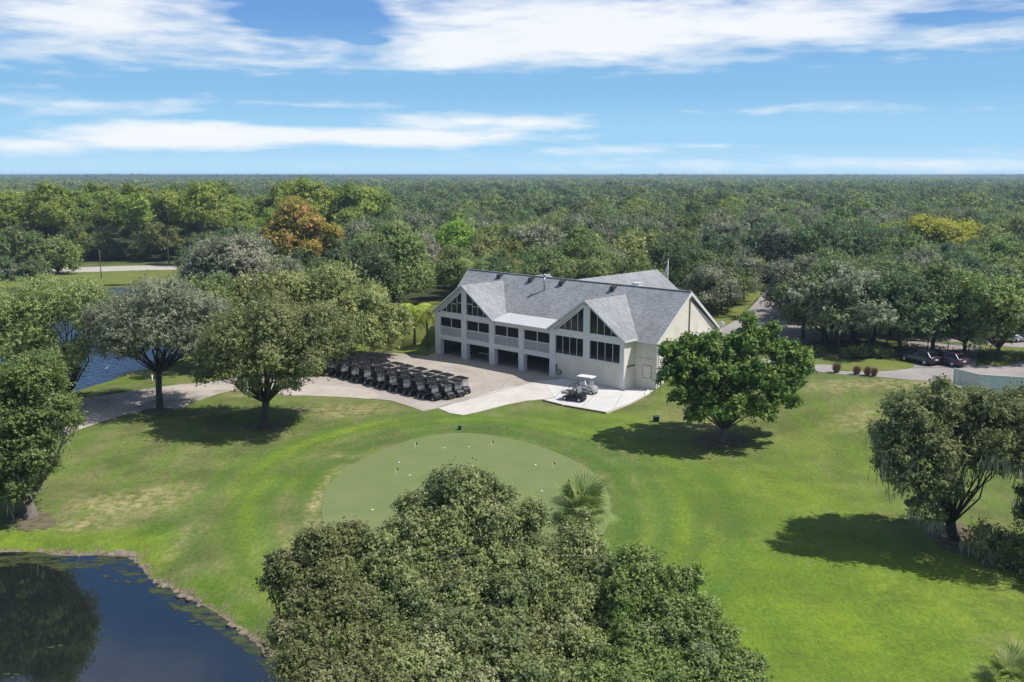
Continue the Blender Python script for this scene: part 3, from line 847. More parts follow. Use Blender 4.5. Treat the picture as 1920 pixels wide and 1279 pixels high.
def scum_mat():
    m, N, L = new_mat('pond_scum')
    out = N.new('ShaderNodeOutputMaterial'); p = N.new('ShaderNodeBsdfPrincipled'); t = N.new('ShaderNodeBsdfTransparent'); ms = N.new('ShaderNodeMixShader')
    p.inputs['Base Color'].default_value = (0.075, 0.095, 0.035, 1); p.inputs['Roughness'].default_value = .5
    g = N.new('ShaderNodeNewGeometry'); mp = N.new('ShaderNodeMapping'); mp.inputs['Scale'].default_value = (.5, 1.1, 1); L.new(g.outputs['Position'], mp.inputs[0])
    n = N.new('ShaderNodeTexNoise'); n.inputs['Scale'].default_value = 1.3; n.inputs['Detail'].default_value = 9; n.inputs['Roughness'].default_value = .7; L.new(mp.outputs[0], n.inputs['Vector'])
    r = N.new('ShaderNodeMapRange'); r.inputs['From Min'].default_value = .47; r.inputs['From Max'].default_value = .60; r.inputs['To Max'].default_value = .8; L.new(n.outputs['Fac'], r.inputs['Value'])
    L.new(r.outputs[0], ms.inputs[0]); L.new(t.outputs[0], ms.inputs[1]); L.new(p.outputs[0], ms.inputs[2]); L.new(ms.outputs[0], out.inputs[0])
    return m


M['scum'] = scum_mat()
for pl_ in ([(-60, 1038), (60, 1034), (130, 1042), (200, 1040), (245, 1050), (285, 1085), (260, 1096), (215, 1068), (120, 1072), (60, 1060), (-60, 1066)],
            [(285, 1085), (330, 1108), (400, 1145), (450, 1180), (500, 1215), (545, 1270), (520, 1275), (470, 1230), (400, 1178), (330, 1140), (280, 1110)]):
    m_ = MB(); m_.prism([tuple(G(*q, WLV + .006)) for q in pl_], (0, 0, .002)); m_.build('algae', M['scum'], kind='stuff')

# putting green and other mown surfaces
M['green'] = pbr('putting_green_turf', (0.185, 0.225, 0.092), .9, .1, noise=.14, nscale=.35, col2=(0.155, 0.198, 0.074), bump=.1)
M['apron'] = pbr('practice_apron_turf', (0.15, 0.195, 0.065), .9, .1, noise=.16, nscale=.3, bump=.15)
sheet('putting_green', [(p[0], p[1]) for p in GREEN], M['green'], lift=.035, skirt=.03)

# paving
def paving_mat(name, a, b, stain, st=.5):
    m, N, L = new_mat(name)
    out = N.new('ShaderNodeOutputMaterial'); p = N.new('ShaderNodeBsdfPrincipled'); L.new(p.outputs[0], out.inputs[0])
    p.inputs['Roughness'].default_value = .9; p.inputs['Specular IOR Level'].default_value = .15
    g = N.new('ShaderNodeNewGeometry')
    def ns(s, d=7, r=.65):
        n = N.new('ShaderNodeTexNoise'); n.inputs['Scale'].default_value = s; n.inputs['Detail'].default_value = d; n.inputs['Roughness'].default_value = r
        L.new(g.outputs['Position'], n.inputs['Vector']); return n.outputs['Fac']
    def ramp(v, x, y, c, d):
        r = N.new('ShaderNodeValToRGB'); r.color_ramp.elements[0].position = x; r.color_ramp.elements[1].position = y
        r.color_ramp.elements[0].color = (*c, 1); r.color_ramp.elements[1].color = (*d, 1); L.new(v, r.inputs[0]); return r.outputs[0]
    c1 = ramp(ns(.25), .35, .65, a, b)
    mx = N.new('ShaderNodeMix'); mx.data_type = 'RGBA'; L.new(c1, mx.inputs[6]); mx.inputs[7].default_value = (*stain, 1)
    L.new(ramp(ns(.6, 8, .75), .50, .72, (0, 0, 0), (st, st, st)), mx.inputs[0])
    f = ramp(ns(12), .3, .7, (.88, .88, .88), (1.1, 1.1, 1.1))
    mm = N.new('ShaderNodeMix'); mm.data_type = 'RGBA'; mm.blend_type = 'MULTIPLY'; mm.inputs[0].default_value = 1
    L.new(mx.outputs[2], mm.inputs[6]); L.new(f, mm.inputs[7]); L.new(mm.outputs[2], p.inputs['Base Color'])
    return m


M['drive'] = paving_mat('tan_drive_concrete', (0.36, 0.315, 0.275), (0.45, 0.40, 0.355), (0.25, 0.215, 0.19), .6)
M['shell'] = paving_mat('white_shell_gravel', (0.52, 0.48, 0.44), (0.62, 0.585, 0.55), (0.40, 0.36, 0.33), .5)
M['pad'] = paving_mat('white_pad_concrete', (0.56, 0.55, 0.53), (0.64, 0.63, 0.61), (0.42, 0.40, 0.37), .5)
M['path'] = paving_mat('pale_path_concrete', (0.42, 0.36, 0.31), (0.52, 0.46, 0.41), (0.30, 0.25, 0.21), .5)
M['sand'] = paving_mat('sandy_leafy_soil', (0.36, 0.32, 0.28), (0.46, 0.42, 0.38), (0.14, 0.11, 0.085), .9)
M['lot'] = paving_mat('parking_asphalt', (0.28, 0.255, 0.245), (0.37, 0.34, 0.325), (0.20, 0.185, 0.175), .5)

gp = lambda lst: [on_ground(*q)[:2] for q in lst]
fl = loc2w
drive = [fl(-33.6, 6.3)[:2], fl(-33.6, .2)[:2]] + gp([(800, 668), (745, 663), (690, 661), (640, 668), (600, 690), (560, 722), (530, 742), (600, 743), (680, 746), (735, 752), (770, 763), (792, 771), (824, 765)]) + [fl(-11, -6.0)[:2], fl(-9.9, -.1)[:2], fl(-9.9, 6.3)[:2]]
sheet('driveway', drive, M['drive'], lift=.04)
sheet('shell_gravel', gp([(822, 766), (842, 775), (868, 779), (900, 772), (945, 760), (985, 752), (1020, 749), (1062, 742), (1075, 722), (1040, 712), (1002, 716), (930, 733)]), M['shell'], lift=.05, smooth=0)
M['joint'] = pbr('dark_paving_joint', (0.16, 0.14, 0.12), .9)
def strip(pxs, w, lift, name='paving_joint', mat='joint'):
    P_ = [on_ground(*q)[:2] for q in pxs]; left = []; right = []
    for i, p in enumerate(P_):
        a_ = Vector(P_[min(i + 1, len(P_) - 1)]) - Vector(P_[max(i - 1, 0)]); n_ = Vector((-a_.y, a_.x)).normalized() * w / 2
        left.append((p[0] + n_.x, p[1] + n_.y)); right.append((p[0] - n_.x, p[1] - n_.y))
    sheet(name, left + right[::-1], M[mat], lift=lift, skirt=.01)


strip([(824, 764), (870, 752), (930, 736), (1000, 717)], .10, .062)
strip([(905, 700), (860, 718), (800, 742)], .05, .046); strip([(960, 708), (930, 736)], .05, .046); strip([(700, 664), (660, 690)], .05, .046)
strip([(1062, 722), (1040, 747)], .05, .076); strip([(1120, 738), (1090, 765)], .04, .076); strip([(1165, 742), (1150, 768)], .04, .076)
pad = [fl(-9.6, -3.0)[:2]] + gp([(1040, 747)]) + gp([(1018, 751), (1065, 762), (1135, 774), (1180, 757), (1218, 737)]) + [fl(2.9, 2.2)[:2], fl(.05, 2.2)[:2], fl(0.05, -.05)[:2], fl(-9.6, -.05)[:2]]
sheet('concrete_pad', pad, M['pad'], lift=.07)
sheet('sandy_ground', gp([(150, 790), (200, 786), (262, 773), (330, 768), (370, 752), (430, 734), (520, 726), (600, 700), (560, 690), (480, 700), (400, 716), (330, 722), (240, 735), (170, 746), (120, 760)]), M['sand'], lift=.03, smooth=4, skirt=.02)
sheet('cart_path', gp([(120, 815), (155, 803), (200, 788), (250, 766), (300, 746), (360, 735), (430, 733), (500, 737), (560, 742), (640, 745), (700, 748), (700, 735), (620, 722), (560, 722), (470, 722), (400, 720), (340, 724), (280, 735), (220, 757), (170, 778), (100, 800)]), M['path'], lift=.05, smooth=4, skirt=.04)

# parking lot and access road on the right, higher ground
road_r = gp([(1340, 700), (1420, 690), (1480, 690), (1560, 701), (1650, 708), (1740, 716), (1830, 722), (1960, 724), (2200, 730), (2200, 690), (1960, 676), (1860, 685), (1790, 690), (1700, 690), (1600, 686), (1500, 682), (1420, 672), (1370, 662), (1330, 668)])
sheet('access_road', road_r, M['lot'], lift=.05, smooth=4)
lot = gp([(1340, 668), (1366, 628), (1420, 606), (1445, 560), (1560, 560), (1700, 575), (1900, 590), (2200, 600), (2200, 660), (1960, 655), (1860, 648), (1760, 640), (1640, 636), (1540, 640), (1480, 648), (1420, 656)])
sheet('parking_lot', lot, M['lot'], lift=.045, smooth=3)
sheet('access_drive', gp([(1300, 622), (1350, 616), (1392, 592), (1418, 566), (1432, 550), (1452, 549), (1450, 566), (1440, 590), (1424, 612), (1380, 634), (1320, 640)]), M['lot'], lift=.055, smooth=4)
sheet('parking_spur', gp([(1700, 640), (1835, 650), (1828, 690), (1690, 690)]), M['lot'], lift=.06)
M['lawn2'] = paving_mat('sunny_turf', (0.13, 0.165, 0.035), (0.185, 0.215, 0.05), (0.22, 0.17, 0.08), .6)
sheet('lawn', gp([(1180, 640), (1240, 560), (1290, 545), (1400, 538), (1428, 549), (1412, 566), (1385, 592), (1345, 614), (1280, 624)]), M['lawn2'], lift=.05, smooth=4, skirt=.05)
sheet('lawn', gp([(1850, 664), (1870, 652), (1900, 656), (1912, 668), (1902, 682), (1870, 687), (1846, 680)]), M['lawn2'], lift=.16, smooth=4, skirt=.16)
sheet('lawn', gp([(1560, 694), (1600, 682), (1665, 668), (1695, 676), (1712, 690), (1640, 697)]), M['lawn2'], lift=.10, smooth=4, skirt=.1)
sheet('lawn', gp([(640, 650), (700, 640), (720, 590), (790, 570), (850, 560), (860, 600), (812, 640), (800, 664), (740, 660)]), M['lawn2'], lift=.04, smooth=3, skirt=.04)
# road far on the left, with its shoulder
sheet('road', [tuple(G(-800, 512)[:2]), tuple(G(60, 514)[:2]), tuple(G(240, 508)[:2]), tuple(G(400, 505)[:2]), tuple(G(640, 500)[:2]), tuple(G(640, 494)[:2]), tuple(G(400, 497)[:2]), tuple(G(240, 499)[:2]), tuple(G(60, 505)[:2]), tuple(G(-800, 502)[:2])], M['lightroad'], lift=.1, step=12)
sheet('verge', [tuple(G(-300, 513)[:2]), tuple(G(100, 515)[:2]), tuple(G(355, 508)[:2]), tuple(G(358, 530)[:2]), tuple(G(180, 534)[:2]), tuple(G(-300, 548)[:2])], M['lawn2'], lift=.07, step=12)


# ------------------------------------------------------------------ the clubhouse (local frame: x along the front, y into the building)
club = empty('clubhouse', tuple(P0), BROT)
tag(club, 'long cream two storey clubhouse with grey shingle roof and two glazed front gables', 'building')
XL, XR, YF, YR = -33.1, 3.05, 2.3, 15.4
RY, RZ, EZ = 8.9, 11.2, 6.2
SL = (RZ - EZ) / (RY - YF)
# masses
w = MB()
w.box(XL, XL + .3, .3, YR, 0, 6.1)                        # left side wall
w.box(-10.65, -.002, .10, .35, 0, 3.1)                     # blank wall of the right block
w.box(-.3, 0.0, .35, 2.3, 0, 6.05)                         # its side wall
w.box(-.3, XR, YF, YF + .3, -.2, 6.15)                     # recessed front wall
w.box(XR - .3, XR, YF + .3, YR, -.2, 6.15)                 # end wall
w.xz([(XL, 0)], 0, 0) if False else None
w.prism([(XR - .3, YF, 6.15), (XR - .3, YR, 6.15), (XR - .3, RY, RZ - .15)], (.3, 0, 0))
w.prism([(XL, YF + .3, 6.1), (XL, YR - .3, 6.1), (XL, RY, RZ - .5)], (.3, 0, 0))
w.box(XL, XR, YR - .3, YR, 0, 6.15)
w.box(XL + .3, -10.65, 6.2, 6.4, 2.6, 6.1)
w.build('wall', M['wall'], club)
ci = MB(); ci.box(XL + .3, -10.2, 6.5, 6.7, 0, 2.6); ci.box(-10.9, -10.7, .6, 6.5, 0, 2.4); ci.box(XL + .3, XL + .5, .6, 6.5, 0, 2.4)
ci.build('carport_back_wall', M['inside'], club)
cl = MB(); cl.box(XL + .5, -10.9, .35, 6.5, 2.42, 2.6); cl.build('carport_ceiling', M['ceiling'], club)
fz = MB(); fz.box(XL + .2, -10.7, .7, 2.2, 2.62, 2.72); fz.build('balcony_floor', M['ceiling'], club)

# columns
cols_x = [(-33.1, -32.0), (-27.7, -26.7), (-22.3, -21.3), (-16.9, -16.0), (-11.55, -10.65)]
for i, (a, b) in enumerate(cols_x):
    c = MB(); c.box(a, b, 0, .7, 0, 6.1); c.build('column', M['grey_trim'], club)
c = MB(); c.box(-6.15, -5.2, .02, .4, 3.1, 9.6); c.build('column', M['grey_trim'], club)
c = MB(); c.box(-.6, .04, .02, .345, 0, 6.1); c.build('column', M['grey_trim'], club)
c = MB(); c.box(-27.65, -26.7, .03, .4, 6.1, 9.7); c.build('column', M['grey_trim'], club)
# beams
def beam_part(*q):
    m_ = MB(); m_.box(*q); m_.build('beam', M['grey_trim'], club)


for i in range(4):
    a, b = cols_x[i][1], cols_x[i + 1][0]
    beam_part(a, b, .05, .5, 2.30, 2.95); beam_part(a, b, .05, .5, 5.5, 6.2)
beam_part(-10.65, -6.15, .05, .345, 5.43, 6.22); beam_part(-5.2, -.6, .05, .345, 5.43, 6.22); beam_part(-10.65, -6.15, .05, .098, 2.95, 3.1); beam_part(-5.2, -.6, .05, .098, 2.95, 3.1)
# balcony lattice panels and screened openings
for i in range(4):
    a, b = cols_x[i][1], cols_x[i + 1][0]
    lt = MB(); n = 22
    w_ = b - a; h_ = 1.15; z0 = 2.95
    lt.box(a, b, .12, .2, z0 + h_ - .07, z0 + h_); lt.box((a + b) / 2 - .04, (a + b) / 2 + .04, .11, .2, z0, z0 + h_)
    st_ = .30
    k = -h_
    while k < w_:
        for sgn in (1, -1):
            x0_ = k; x1_ = k + h_; z0_, z1_ = (0, h_) if sgn > 0 else (h_, 0)
            if x0_ < 0: z0_ = z0_ + (z1_ - z0_) * (-x0_ / h_); x0_ = 0
            if x1_ > w_: z1_ = z0_ + (z1_ - z0_) * ((w_ - x0_) / (x1_ - x0_)); x1_ = w_
            if x1_ - x0_ > .05: lt.beam((a + x0_, .15 + .02 * sgn, z0 + z0_), (a + x1_, .15 + .02 * sgn, z0 + z1_), .02, .11, (0, 1, 0))
        k += st_
    lt.build('lattice_panel', M['grey_trim'], club)
    bk = MB(); bk.box(a, b, .24, .28, z0, z0 + h_); bk.build('panel_backing', pbr('grey_backing', (0.36, 0.37, 0.38), .8, .2) if i == 0 else bpy.data.materials['grey_backing'], club)
    fr = MB(); zz0, zz1 = 4.1, 5.5
    fr.box(a, b, .15, .25, zz0, zz0 + .08); fr.box(a, b, .15, .25, zz1 - .06, zz1); fr.box((a + b) / 2 - .06, (a + b) / 2 + .06, .17, .25, zz0 + .08, zz1 - .06)
    fr.box(a, a + .03, .15, .25, zz0 + .08, zz1 - .06); fr.box(b - .03, b, .15, .25, zz0 + .08, zz1 - .06)
    f = fr.build('window', M['trim'], club)
    for s0, s1 in ((a + .03, (a + b) / 2 - .06), ((a + b) / 2 + .06, b - .03)):
        p = MB(); p.box(s0, s1, .20, .23, zz0 + .08, zz1 - .06); p.build('pane', M['screen'], f)
# windows of the right block
for a, b in ((-10.65, -6.15), (-5.2, -.6)):
    fr = MB(); z0, z1 = 3.1, 5.43; n = 4; w_ = (b - a) / n
    for k in range(n + 1):
        x = a + w_ * k
        fr.box(max(a, x - .03), min(b, x + .03), .18, .25, z0, z1)
    for k in range(n):
        fr.box(a + w_ * k + .03, a + w_ * (k + 1) - .03, .13, .25, z0, z0 + .07); fr.box(a + w_ * k + .03, a + w_ * (k + 1) - .03, .13, .25, z1 - .05, z1)
    f = fr.build('window', M['trim'], club)
    for k in range(n):
        p = MB(); p.box(a + w_ * k + .03, a + w_ * (k + 1) - .03, .20, .23, z0 + .07, z1 - .05); p.build('pane', M['glass'], f)
# gable glazing: triangles rising towards the middle
def gable_window(xlo, xhi, z0, ztop, n, munt):
    """xlo is the low end, xhi the tall end"""
    d = 1 if xhi > xlo else -1
    wd = abs(xhi - xlo); k = (ztop - z0) / wd
    f = MB(); H = lambda x: z0 + k * abs(x - xlo)
    t = .032
    for i in range(1, n + 1):
        x = xlo + d * wd * i / n
        if i < n: f.xz([(x - t, z0), (x + t, z0), (x + t, H(x + t * 1)), (x - t, H(x - t * 1))], .18, .28)
    f.xz([(xlo, z0 - .08), (xhi, z0 - .08), (xhi, z0 - .002), (xlo, z0 - .002)], .06, .30)
    f.xz([(xlo - d * .25, z0 - .002), (xlo, z0), (xhi, ztop), (xhi, ztop + .28)], .06, .30)
    if munt:
        for i in range(n // 2, n):
            xa = xlo + d * (wd * i / n + t); xb = xlo + d * (wd * (i + 1) / n - (t if i < n - 1 else 0))
            zm = z0 + (1.45 if i > n // 2 else 1.2)
            f.box(xa, xb, .09, .30, zm, zm + .08)
    fo = f.build('window', M['trim'], club)
    for i in range(n):
        xa = xlo + d * (wd * i / n + (t if i else 0)); xb = xlo + d * (wd * (i + 1) / n - (t if i < n - 1 else 0))
        za, zb = H(xa), H(xb)
        poly = [(xa, z0), (xb, z0), (xb, zb), (xa, za)] if i else [(xa, z0), (xb, z0), (xb, zb)]
        p = MB(); p.xz(poly, .21, .24); p.build('pane', M['glass'], fo)


gable_window(-10.2, -6.15, 6.28, 9.32, 4, False); gable_window(-.95, -5.2, 6.28, 9.32, 4, False)
gable_window(-31.85, -27.65, 6.28, 9.32, 4, True); gable_window(-22.5, -26.7, 6.28, 9.32, 4, True)
# rake infill above the glass, behind the barge boards
for cx, hw, ze, za in ((-5.72, 5.85, 6.05, 10.3), (-27.25, 5.95, 6.05, 10.35)):
    g = MB()
    g.xz([(cx - hw, ze), (cx, za - .12), (cx + hw, ze)], .305, .42)
    g.build('gable_wall', M['grey_trim'], club)
    g = MB()
    for sg in (-1, 1):
        g.xz([(cx + sg * (hw + .25), ze - .30), (cx + sg * (hw + .25), ze - .02), (cx, za + .03), (cx, za - .42), (cx + sg * (hw - .15), ze - .30)], -.02, .055)
    g.build('barge_board', M['grey_trim'], club)


def slab(mb, quad, th=.16):
    a, b, c = [Vector(q) for q in quad[:3]]
    n = (b - a).cross(c - a).normalized()
    if n.z < 0: n = -n
    mb.prism([Vector(q) for q in quad], -n * th)


def gable_roof(cx, hw, ze, za):
    mb = MB(); yb = YF + (za - EZ) / SL
    for sg in (-1, 1):
        xe = cx + sg * (hw + .3); zE = ze - .05
        ye = YF + (zE - EZ) / SL
        slab(mb, [(xe, -.42, zE), (cx, -.42, za + .05), (cx, yb + .1, za + .05), (xe, max(ye, 1.9) + .1, zE)])
    o = mb.build('gable_roof', M['shingle'], club)
    fb = MB()
    for sg in (-1, 1):
        xe = cx + sg * (hw + .3)
        fb.beam((xe, -.45, ze - .13), (cx, -.45, za - .03), .05, .22, (0, 1, 0)) if False else fb.xz([(xe, ze - .27), (xe, ze - .06), (cx, za + .04), (cx, za - .20)], -.47, -.422)
        fb.box(xe - .04, xe + .04, -.42, 2.0, ze - .28, ze - .07) if sg > 0 else None
    fb.build('fascia', M['trim'], o)
    rc = MB(); rc.beam((cx, -.42, za + .07), (cx, yb, za + .07), .22, .05); rc.build('ridge_cap', M['shingle'], o)


gable_roof(-5.72, 5.85, 6.1, 10.3)
gable_roof(-27.25, 5.95, 6.1, 10.35)
# main roof
mr = MB()
ov = .45; ze_ = EZ - SL * ov
slab(mr, [(-33.3, YF - ov - 1.7, ze_ - SL * 1.7 + .95), (-33.3, YF - ov, ze_), (XR + .35, YF - ov, ze_), (XR + .35, RY, RZ), (-35.5, RY, RZ)]) if False else slab(mr, [(-33.4, YF - ov, ze_), (XR + .3, YF - ov, ze_), (XR + .2, RY, RZ), (-35.5, RY, RZ)])
slab(mr, [(-33.4, YR + ov, ze_), (XR + .3, YR + ov, ze_), (XR + .2, RY, RZ), (-35.5, RY, RZ)])
mro = mr.build('roof', M['shingle'], club)
rc = MB(); rc.beam((-35.5, RY, RZ + .03), (XR + .2, RY, RZ + .03), .26, .06); rc.build('ridge_cap', M['shingle'], mro)
for ye, sg in ((YF - ov, 1), (YR + ov, -1)):
    fb = MB(); fb.prism([(XR + .31, ye, ze_ - .36), (XR + .31, ye, ze_ + .0), (XR + .21, RY, RZ + .0), (XR + .21, RY, RZ - .42)], (.06, 0, 0)); fb.build('fascia', M['trim'], mro)
    fb = MB(); fb.prism([(-33.41, ye, ze_ - .26), (-33.41, ye, ze_ + .0), (-35.51, RY, RZ + .0), (-35.51, RY, RZ - .32)], (-.06, 0, 0)); fb.build('fascia', M['trim'], mro)
fb = MB(); fb.box(.4, XR + .3, YF - ov - .08, YF - ov - .01, ze_ - .2, ze_ - .02)
fb.build('fascia', M['trim'], mro)
# end wall: brown strip down the middle, painted-on shadow line below the rake, band at the eaves
eb = MB(); eb.box(XR, XR + .03, RY - .16, RY + .16, 6.0, RZ - .6); eb.build('end_wall_strip', M['brown'], club)
eb = MB()
eb.prism([(XR + .002, RY + .35, RZ - .75), (XR + .002, RY + .35, RZ - 1.15), (XR + .002, YR - .1, 6.0), (XR + .002, YR - .1, 6.4)], (.03, 0, 0)); eb.build('end_wall_strip', M['brown'], club)
eb = MB(); eb.box(XR + .002, XR + .07, YR - 6, YR, 5.6, 5.95); eb.build('end_wall_band', M['trim'], club)
eb = MB(); eb.box(XR + .002, XR + .10, YF + .3, YF + .45, 0, 5.9); eb.build('corner_trim', M['trim'], club)
# white metal roof over the middle balcony
aw = MB(); slab(aw, [(-21.35, -.35, 6.12), (-11.6, -.35, 6.12), (-11.6, 2.75, 6.80), (-21.35, 2.75, 6.80)], .12)
for k in range(11): aw.beam((-21.2 + k * .945, -.35, 6.13), (-21.2 + k * .945, 2.7, 6.81), .05, .03)
awo = aw.build('balcony_roof', M['whitemetal'], club)
g = MB(); g.box(-21.3, -11.6, -.46, -.352, 5.98, 6.13); g.build('gutter', M['trim'], awo)
# rear wings
for nm, (xr, zr, hw, y0, y1) in enumerate([(-19.2, 10.5, 6.2, 9.5, 33.5), (-27.1, 10.5, 5.6, 9.5, 17.0)]):
    rw = MB(); ze = zr - hw * .72
    for sg in (-1, 1):
        slab(rw, [(xr + sg * (hw + .3), y0, ze - .1), (xr + sg * (hw + .3), y1 + .4, ze - .1), (xr, y1 + .4, zr), (xr, y0, zr)])
    rwo = rw.build('rear_roof', M['shingle'], club)
    wl = MB(); wl.box(xr - hw, xr + hw, 14, y1, 2.2, ze - .15); wl.prism([(xr - hw, y1 - .3, ze - .15), (xr + hw, y1 - .3, ze - .15), (xr, y1 - .3, zr - .2)], (0, .3, 0)); wl.build('rear_wall', M['wall'], club)
    fb = MB(); fb.prism([(xr + hw + .3, y1 + .41, ze - .3), (xr + hw + .3, y1 + .41, ze - .08), (xr, y1 + .41, zr + .03), (xr, y1 + .41, zr - .2)], (0, .05, 0)); fb.build('fascia', M['trim'], rwo)
# roof unit on the rear wing
u = MB(); u.box(-16.9, -15.8, 24.4, 25.2, 8.7, 9.35); u.box(-17.0, -15.7, 24.3, 25.3, 9.35, 9.42); u.build('roof_unit', M['white'], club, bevel=.03)
# vents and pipe
for xv in (-28.2, -22.1, -16.5, -7.9):
    v = MB(); y_ = RY - .75; z_ = RZ - SL * .75
    v.prism([(xv - .34, y_ - .40, z_ - .35), (xv - .34, y_ + .4, z_ + .25), (xv - .34, y_ + .4, z_ + .60), (xv - .34, y_ - .40, z_ + .34)], (.60, 0, 0))
    v.build('roof_vent', M['pipe'], club)
pv = MB(); py_ = 6.9; pz = EZ + SL * (py_ - YF); pv.tube([(-18.6, py_, pz - .1), (-18.6, py_, pz + 2.0)], .13, 12); pv.lathe([(.14, 0), (.26, .02), (.26, .16), (.05, .28)], (-18.6, py_, pz + 1.98), 12)
pv.build('vent_pipe', M['metal'], club)
# satellite dish on the rear eave corner
ds = MB(); ds.lathe([(.02, 0), (.22, .03), (.36, .10), (.38, .13)], (XR + .5, YR + .1, 6.5), 16, 'y'); ds.tube([(XR + .2, YR + .2, 5.9), (XR + .5, YR + .3, 6.3), (XR + .5, YR + .2, 6.5)], .03, 6)
ds.build('satellite_dish', M['white'], club)
# wall fittings on the recessed wall: cabinet outline, pipe, downspout
cb = MB(); cb.box(1.2, 2.3, YF - .06, YF - .02, 1.5, 2.9); cb.build('wall_cabinet', M['wall'], club)
cb = MB()
for q in ((1.12, 1.2, 1.42, 2.98), (2.3, 2.38, 1.42, 2.98)): cb.box(q[0], q[1], YF - .09, YF - .0, q[2], q[3])
cb.box(1.2, 2.3, YF - .09, YF, 1.42, 1.5); cb.box(1.2, 2.3, YF - .09, YF, 2.9, 2.98); cb.box(0.1, 2.9, YF - .04, YF, 3.75, 3.8)
cb.build('cabinet_frame', pbr('beige_metal', (0.42, 0.38, 0.32), .7), club)
sg_ = MB(); sg_.box(0.002, .05, .6, 2.25, 2.72, 2.86); sg_.build('wall_shelf', M['brown'], club)
dp = MB(); dp.box(XR - .02, XR + .12, YF - .12, YF - .01, .5, 5.9); dp.build('downspout', M['trim'], club)
dp = MB(); dp.box(XR + .08, XR + .2, YR - .2, YR - .08, 2.4, 5.9); dp.tube([(XR + .3, YR + .3, 5.85), (XR + .15, YR - .1, 5.2)], .05, 6); dp.build('downspout', M['trim'], club)
KIDS.clear()


# ------------------------------------------------------------------ things under and in front of the clubhouse
def at_club(s, o, z=0.0): return loc2w(s, o, z)


def drinks_fridge():
    r = empty('drinks_fridge', at_club(-20.2, 4.4, .04), BROT); tag(r, 'white upright fridge cabinet in the open bay under the balcony', 'fridge')
    m = MB(); m.box(-.5, .5, -.4, .4, .08, 2.0); m.build('cabinet', M['white'], r, bevel=.03)
    m = MB(); m.box(-.42, .42, -.43, -.402, .35, 1.85); d = m.build('glass_door', M['clear'], r)
    m = MB(); m.beam((.36, -.46, .8), (.36, -.46, 1.4), .03, .03); m.build('handle', M['metal'], d)
    for k in range(4):
        m = MB(); m.box(-.4, .4, -.40 + .0, -.401 + .02, .6 + k * .33, .62 + k * .33); m.build('shelf', M['metal'], r)


drinks_fridge()


def work_table(s, o, label):
    r = empty('work_table', at_club(s, o, .04), BROT); tag(r, label, 'table')
    m = MB(); m.box(-1.9, 1.9, -.35, .35, .72, .78); m.build('tabletop', M['white'], r)
    for x in (-1.5, 0, 1.5):
        m = MB(); m.beam((x, -.3, 0), (x, -.3, .72), .05, .05); m.beam((x, .3, 0), (x, .3, .72), .05, .05); m.beam((x, -.3, .25), (x, .3, .25), .04, .04); m.build('leg', M['metal'], r)


work_table(-24.5, 2.2, 'long white folding table in the second open bay under the balcony')


def bin_(s, o, label):
    r = empty('waste_bin', at_club(s, o, .04), BROT); tag(r, label, 'bin')
    m = MB(); m.lathe([(.24, 0), (.28, .05), (.32, .8), (.33, .82)], (0, 0, 0), 18); m.build('drum', M['metal'], r)
    m = MB(); m.lathe([(.34, .82), (.34, .88), (.2, .97), (.05, 1.0)], (0, 0, 0), 18); m.build('lid', M['black'], r)


bin_(-11.9, 1.1, 'grey round bin with a dark lid beside the last open bay column')


def sandwich_board():
    r = empty('folding_sign', at_club(-18.7, 2.6, .04), BROT + .3); tag(r, 'blank white folding board standing in the third open bay', 'folding sign')
    for sg in (-1, 1):
        m = MB(); m.prism([(-.35, sg * .3, 0), (.35, sg * .3, 0), (.35, sg * .03, 1.0), (-.35, sg * .03, 1.0)], (0, sg * .025, 0)); m.build('panel', M['white'], r)


sandwich_board()


def scooter():
    r = empty('pull_trolley', at_club(-29.6, 3.2, .04), BROT); tag(r, 'upright golf bag trolley with a white bag in the leftmost open bay', 'golf trolley')
    m = MB(); m.tube([(0, .25, .3), (0, 0, .95), (0, -.2, 1.15)], .03, 8); m.beam((-.15, .2, .25), (.15, .2, .25), .04, .04); m.build('frame', M['metal'], r)
    m = MB(); m.tube([(0, .15, .3), (0, -.05, 1.15)], [.16, .19], 12); m.build('bag', M['white'], r)
    for sg in (-1, 1):
        m = MB(); m.cyl((sg * .26, .25, .15), (sg * .30, .25, .15), .15, 16); m.build('wheel', M['tyre'], r)


scooter()


def inner_wall():
    r = empty('partition_wall', at_club(-14.5, 4.6, .04), BROT); tag(r, 'short white partition standing inside the rightmost open bay', 'partition')
    m = MB(); m.box(-.6, .6, -.1, .1, 0, 2.3); m.build('panel', M['wall'], r)
    m = MB(); m.box(-.6, .6, -.14, -.102, 0, .12); m.build('skirting', M['trim'], r)


inner_wall()


def hose():
    r = empty('hose_reel', at_club(-9.9, -.02, .06), BROT); tag(r, 'green hose coiled on a reel against the blank cream wall', 'hose reel')
    m = MB()
    for k in range(4):
        pts = [(.36 * math.cos(a) + .1, -.12 - .03 * k, .75 + .36 * math.sin(a)) for a in np.linspace(0, 2 * math.pi, 22)]
        m.tube(pts, .035, 6)
    m.build('hose', M['hose'], r)
    m = MB(); m.lathe([(.05, -.25), (.05, -.02)], (.1, 0, .75), 10, 'y'); m.box(-.1, .3, -.02, 0.0, .55, .95); m.build('bracket', M['metal'], r)
    m = MB(); m.box(-.42, -.32, -.12, -.02, .9, 1.75); m.build('post', M['black'], r)


hose()
